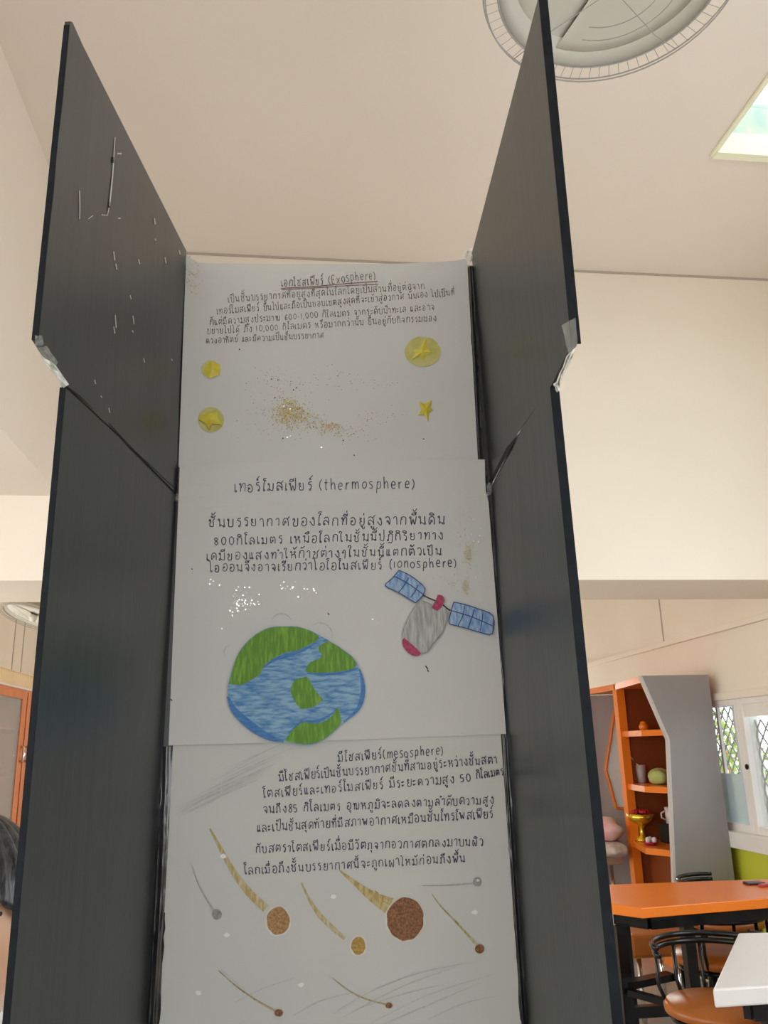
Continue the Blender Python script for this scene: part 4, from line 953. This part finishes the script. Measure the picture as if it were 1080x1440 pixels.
p_ = MB().prism([(ph.x-.05, ph.y-.05, z75), (ph.x+.06, ph.y-.02, z75), (ph.x+.05, ph.y+.01, z75), (ph.x-.055, ph.y-.02, z75)], (0, 0, .014)).build('red_pen_case', mat('dull_red', (.40, .05, .04), .4), bevel=.003); tag(p_, 'flat dull red pen case at the right edge of the orange table', 'pen case')

# ================================================================== WHITE TABLE
wt = thing('white_table', 'thick white-topped table in the bottom right corner', 'table', (1.7, 2.85, 0))
a = pl(1002, 1391, 2, z75); b = pl(1038, 1312, 2, z75); c = pl(1080, 1311, 2, z75); d = pl(1080, 1386, 2, z75)
c2 = b + (c-b).normalized()*1.15; d2 = a + (d-a).normalized()*1.15
MB().prism([a, d2, c2, b], (0, 0, -.05)).build('tabletop', M_wtop, wt, bevel=.006)
u = (d2-a).normalized(); v_ = (b-a).normalized()
for (s_, t_) in ((.16, .08), (1.0, .08), (.16, .55), (1.0, .55)):
    p = a + u*s_ + v_*t_; p.z = 0; bar(p, p + V((0,0,.66)), .022, .022, 'leg', M_black, wt)
for (s0, t0, s1_, t1) in ((.10, .06, 1.04, .06), (.10, .57, 1.04, .57), (.10, .06, .10, .57), (1.04, .06, 1.04, .57)):
    p = a + u*s0 + v_*t0; q = a + u*s1_ + v_*t1; p.z = q.z = .675; bar(p, q, .02, .025, 'frame_bar', M_black, wt)

# ================================================================== CHAIRS
GC = 'round-seated tubular chairs around the orange table'
def make_chair(label, seat_mat):
    t_ = thing('tubular_chair', label, 'chair', (0,0,0), GC)
    MB().lathe([(.185, .420), (.212, .432), (.216, .452), (.204, .467), (.05, .474), (.005, .474)], n=36).build('seat', seat_mat, t_, True)
    MB().tube(arc((0,0,.410), .185, 0, 2*math.pi*35/36, 35), .010, 8, True).build('seat_ring', M_black, t_, True)
    for k in range(4):
        a = math.pi/4 + k*math.pi/2; u = V((math.cos(a), math.sin(a), 0))
        MB().tube([u*.175 + V((0,0,.415)), u*.175 + V((0,0,.2)), u*.20 + V((0,0,.0))], .011, 8).build('leg', M_black, t_, True)
    # two parallel bent tubes form the low back (back is at +Y)
    for z, r in ((.665, .235), (.638, .228)):
        MB().tube(arc((0, 0, z), r, math.radians(5), math.radians(175), 22), .0115, 8).build('back_rail', M_black, t_, True)
    for a in (math.radians(40), math.radians(75), math.radians(105), math.radians(140)):
        MB().tube([(math.cos(a)*.195, math.sin(a)*.195, .410), (math.cos(a)*.232, math.sin(a)*.232, .50), (math.cos(a)*.230, math.sin(a)*.230, .645)], .008, 8).build('back_post', M_black, t_, True)
    MB().tube(arc((0,0,.16), .172, 0, 2*math.pi*35/36, 35), .008, 8, True).build('foot_ring', M_chrome, t_, True)
    return t_
ch = make_chair('black tubular chair nearest the board, low curved back behind its orange seat', M_orseat)
ch.location = (1.70, 3.42, 0); ch.rotation_euler = (0, 0, .05)
def put(x, y, rz, label):
    c_ = copy_tree(ch); c_.location = (x, y, 0); c_.rotation_euler = (0, 0, rz); c_['label'] = label; return c_
put(2.20, 3.62, math.pi-.1, 'black tubular chair half hidden behind the far corner of the white table')
put(2.08, 4.15, math.pi+.15, 'black tubular chair tucked under the orange table, its back towards the room')
put(1.75, 2.955, -2.3, 'black tubular chair pushed under the corner of the white table, brownish orange seat in front')
put(2.52, 4.90, 1.2, 'tubular chair on the far side of the orange table by the lime wall')
st = thing('orange_stool', 'low orange box stool on chrome legs behind the orange table', 'stool', (2.05, 4.85, 0))
MB().box((1.86, 4.68, .33), (2.20, 5.02, .45)).build('seat', M_orseat, st, bevel=.02)
for x in (1.92, 2.14):
    for y in (4.74, 4.96): MB().tube([(x, y, 0), (x, y, .33)], .014, 8).build('leg', M_chrome, st, True)

# ================================================================== LEFT GLASS CABINET
CX = -2.4
cb = thing('glass_cabinet', 'reddish wooden cabinet with glazed doors against the left wall', 'cabinet', (-2.65, 8.0, 0))
ys = pl(28, 1062, 0, CX).y; zt4 = pl(20, 967, 0, CX).z; zb4 = pl(15, 1160, 0, CX).z
ya, yb = ys-1.5, ys+1.5
m = MB(); e_ = .03; m.box((XL+.02, ya+e_, .06), (XL+.04, yb-e_, zt4-e_)); m.box((XL+.02, ya, 0), (CX, ya+e_, zt4-e_)); m.box((XL+.02, yb-e_, 0), (CX, yb, zt4-e_)); m.box((XL+.02, ya, zt4-e_), (CX, yb, zt4)); m.box((XL+.04, ya+e_, zb4-.06), (CX, yb-e_, zb4-.02)); m.box((XL+.02, ya+e_, 0), (CX, yb-e_, .06))
m.build('carcass', M_wood, cb)
for z in (zb4+.4, zb4+.82): MB().box((XL+.04, ya+.03, z), (CX-.03, yb-.03, z+.02)).build('shelf', M_wood, cb)
for (y0_, y1_) in ((ys-1.45, ys-.02), (ys+.02, ys+1.45)):
    m = MB(); w_ = .13
    m.box((CX, y0_, zb4-.02), (CX+.025, y0_+w_, zt4-.02)); m.box((CX, y1_-w_, zb4-.02), (CX+.025, y1_, zt4-.02)); m.box((CX, y0_+w_, zb4-.02), (CX+.023, y1_-w_, zb4+.05)); m.box((CX, y0_+w_, zt4-.09), (CX+.023, y1_-w_, zt4-.02))
    dr = m.build('door', M_wood, cb, bevel=.004)
    MB().box((CX+.008, y0_+w_, zb4+.05), (CX+.014, y1_-w_, zt4-.09)).build('pane', clear('cabinet_glass', (.9, .93, .92), .22, .05) if y0_ < ys-1 else bpy.data.materials['cabinet_glass'], dr)
    yh = y1_-.055 if y0_ < ys-1 else y0_+.055
    MB().tube([(CX+.03, yh, 1.40), (CX+.055, yh, 1.42), (CX+.055, yh, 1.52), (CX+.03, yh, 1.54)], .012, 8).build('handle', M_chrome, dr, True)
    MB().box((CX-.02, y0_, .08), (CX+.02, y1_, zb4-.08)).build('door', M_wood, cb, label='solid lower door', bevel=.004)
for nm, y, dy, z, h, mt_, lb, ct in (('storage_box', ys-1.15, .75, zb4+.84, .13, M_grpan, 'dark grey storage box on the top shelf inside the glass cabinet', 'box'),
        ('white_folder', ys-1.1, .40, zb4+.42, .36, M_white, 'tall white folder standing on the middle shelf inside the glass cabinet', 'folder'),
        ('glazed_tray', ys-.55, .32, zb4+.42, .07, M_chrome, 'shiny metal tray lying on the middle shelf inside the glass cabinet', 'tray'),
        ('white_carton', ys-1.0, .70, zb4-.02, .30, M_mug, 'off-white carton on the bottom shelf inside the glass cabinet', 'box')):
    o = MB().box((CX-.33, y, z+.001), (CX-.08, y+dy, z+h)).build(nm, mt_, bevel=.006); tag(o, lb, ct)
pp = MB().box((CX-.42, ys-.9, zt4), (CX+.01, ys+.95, zt4+.022)).build('paper_stack', M_mug, bevel=.003); tag(pp, 'flat stack of white paper on top of the glass cabinet', 'paper stack')
q = pl(14, 952, 0, CX-.1)
pb_ = thing('cardboard_box', 'low closed cardboard box lying on papers on the glass cabinet', 'box', (-2.6, ys-.2, zt4+.022))
MB().box((CX-.40, ys-.8, zt4+.022), (CX-.04, ys+.9, zt4+.15)).build('carton', M_card, pb_, bevel=.004)
MB().box((CX-.405, ys-.805, zt4+.15), (CX-.035, ys+.905, zt4+.158)).build('lid', M_card, pb_)

# ================================================================== STUDENT
pc_ = V((-.428, 1.31, 0))
pr = thing('person', 'black-haired person half hidden behind the left wing of the board', 'person', pc_)
def body_mesh():
    J = {'pel': (0,0,.74), 'sp': (0,.01,.86), 'ch': (0,.0,1.0), 'nk': (0,.01,1.10), 'hd': (0,0,1.17),
         'shL': (-.12,.01,1.055), 'elL': (-.17,.04,.83), 'wrL': (-.16,-.05,.65), 'shR': (.12,.01,1.055), 'elR': (.17,.04,.83), 'wrR': (.16,-.05,.65),
         'hpL': (-.075,0,.69), 'knL': (-.085,-.01,.40), 'anL': (-.085,.02,.07), 'toL': (-.09,-.12,.035),
         'hpR': (.075,0,.69), 'knR': (.085,-.01,.40), 'anR': (.085,.02,.07), 'toR': (.09,-.12,.035)}
    Rd = {'pel': .10, 'sp': .088, 'ch': .098, 'nk': .042, 'hd': .05, 'shL': .048, 'elL': .034, 'wrL': .022, 'shR': .048, 'elR': .034, 'wrR': .022,
          'hpL': .078, 'knL': .05, 'anL': .034, 'toL': .026, 'hpR': .078, 'knR': .05, 'anR': .034, 'toR': .026}
    ed = [('pel','sp'),('sp','ch'),('ch','nk'),('nk','hd'),('ch','shL'),('shL','elL'),('elL','wrL'),('ch','shR'),('shR','elR'),('elR','wrR'),
          ('pel','hpL'),('hpL','knL'),('knL','anL'),('anL','toL'),('pel','hpR'),('hpR','knR'),('knR','anR'),('anR','toR')]
    for sd, sg_ in (('L', -1), ('R', 1)):   # palm and five fingers
        w = V(J['wr'+sd]); J['pm'+sd] = tuple(w + V((0, -.02, -.045))); Rd['pm'+sd] = .020; ed.append(('wr'+sd, 'pm'+sd))
        for f_, (dy, ln_) in enumerate(((-.026, .050), (-.010, .060), (.006, .055), (.021, .042))):
            a1 = 'f%d%s' % (f_, sd); a2 = 'g%d%s' % (f_, sd)
            J[a1] = tuple(w + V((0, -.02+dy, -.045-ln_*.55))); J[a2] = tuple(w + V((-sg_*.012, -.024+dy, -.045-ln_*1.1)))
            Rd[a1] = .0072; Rd[a2] = .006; ed += [('pm'+sd, a1), (a1, a2)]
        J['t'+sd] = tuple(w + V((-sg_*.012, -.055, -.055))); Rd['t'+sd] = .0085; ed.append(('pm'+sd, 't'+sd))
    ks = list(J); me = bpy.data.meshes.new('body')
    me.from_pydata([J[k] for k in ks], [(ks.index(a), ks.index(b)) for a, b in ed], [])
    o = bpy.data.objects.new('body', me); COL.objects.link(o); me.materials.append(M_skin)
    md = o.modifiers.new('skin', 'SKIN'); 
    for i, k in enumerate(ks): me.skin_vertices[0].data[i].radius = (Rd[k], Rd[k]*.82)
    me.skin_vertices[0].data[0].use_root = True
    md.use_smooth_shade = True
    s_ = o.modifiers.new('sub', 'SUBSURF'); s_.levels = 2; s_.render_levels = 2
    o.parent = pr; return o
body_mesh()
HC = V((0, -.01, 1.225))      # head centre, local
def local(mb, name, mt, **k):
    for v in mb.v: v += pc_
    return mb.build(name, mt, pr, **k)
def headfn(d):
    q = 1.0
    if d.z < -.1: q *= 1 - .20*(-d.z-.1)*(1 if abs(d.x) > .25 else .5)
    if d.y < -.2 and -.3 < d.z < .2: q *= 1.0
    return q
local(MB().ell(HC, (.083, .096, .135), 28, 20, headfn), 'head', M_skin, smooth=True)
local(MB().ell(HC + V((0, -.092, -.022)), (.013, .014, .011), 12, 8).tube([HC + V((0, -.086, .012)), HC + V((0, -.094, -.006)), HC + V((0, -.098, -.02))], [.005, .008, .010], 10), 'nose', M_skin, smooth=True)
local(MB().ell(HC + V((0, -.086, -.060)), (.024, .010, .008), 14, 8), 'mouth', M_lip, smooth=True, label='closed lips')
for s_ in (-1, 1):
    local(MB().ell(HC + V((s_*.030, -.080, .006)), (.014, .010, .0045), 12, 8), 'eye', M_eye, smooth=True)
    local(MB().ell(HC + V((s_*.030, -.088, .006)), (.0065, .004, .0048), 10, 6), 'iris', M_dark, smooth=True)
    local(MB().ell(HC + V((s_*.080, .008, -.005)), (.010, .018, .030), 12, 8), 'ear', M_skin, smooth=True)
    local(MB().tube([HC + V((s_*.016, -.089, .026)), HC + V((s_*.032, -.086, .031)), HC + V((s_*.048, -.074, .027))], .003, 6), 'eyebrow', M_hair)
hair = MB(); nu, nv = 96, 24; vs_ = []
for j in range(nv+1):
    for k in range(nu):
        a = 2*math.pi*k/nu; fr = -math.sin(a)              # 1 at the front (-y)
        lim = 1.18 + .62*(1-max(fr, 0))**.8 + (.28 if fr < .2 else 0)
        th = lim*j/nv; g_ = 1 + .035*math.sin(k*math.pi/2) * min(1, j/6) + .01*math.sin(k*3.3)
        d = V((math.sin(th)*math.cos(a), math.sin(th)*math.sin(a), math.cos(th)))
        vs_.append(HC + V((d.x*.097*g_, d.y*.112*g_, d.z*.148)) + V((0, .004, .004)))
hair.add(vs_, [(j*nu+k, (j+1)*nu+k, (j+1)*nu+(k+1)%nu, j*nu+(k+1)%nu) for j in range(nv) for k in range(nu)])
ho = local(hair, 'hair', M_hair, smooth=True, label='straight glossy black hair with a fringe')
sm_ = ho.modifiers.new('s', 'SOLIDIFY'); sm_.thickness = .006; sm_.offset = -1
m = MB()
prof = [(.155, .115, .70), (.15, .11, .80), (.145, .105, .90), (.155, .108, .98), (.155, .10, 1.04), (.125, .085, 1.085), (.062, .06, 1.105), (.052, .052, 1.115)]
n = 28; vs_ = [V((math.cos(2*math.pi*k/n)*a, math.sin(2*math.pi*k/n)*b + .005, z)) for a, b, z in prof for k in range(n)]
m.add(vs_, [(i*n+k, i*n+(k+1)%n, (i+1)*n+(k+1)%n, (i+1)*n+k) for i in range(len(prof)-1) for k in range(n)])
for s_ in (-1, 1): m.tube([(s_*.11, .01, 1.06), (s_*.15, .02, .97), (s_*.168, .035, .87)], [.058, .060, .058], 16)
local(m, 'shirt', M_shirt, smooth=True, label='white short-sleeved shirt')
m = MB()
for s_ in (-1, 1): m.tube([(s_*.055, .0, .76), (s_*.078, 0, .60), (s_*.086, -.005, .43)], [.108, .098, .092], 18)
local(m, 'shorts', M_short, smooth=True, label='dark navy shorts')
pr.location = pc_; pr.rotation_euler = (0, 0, math.radians(12))
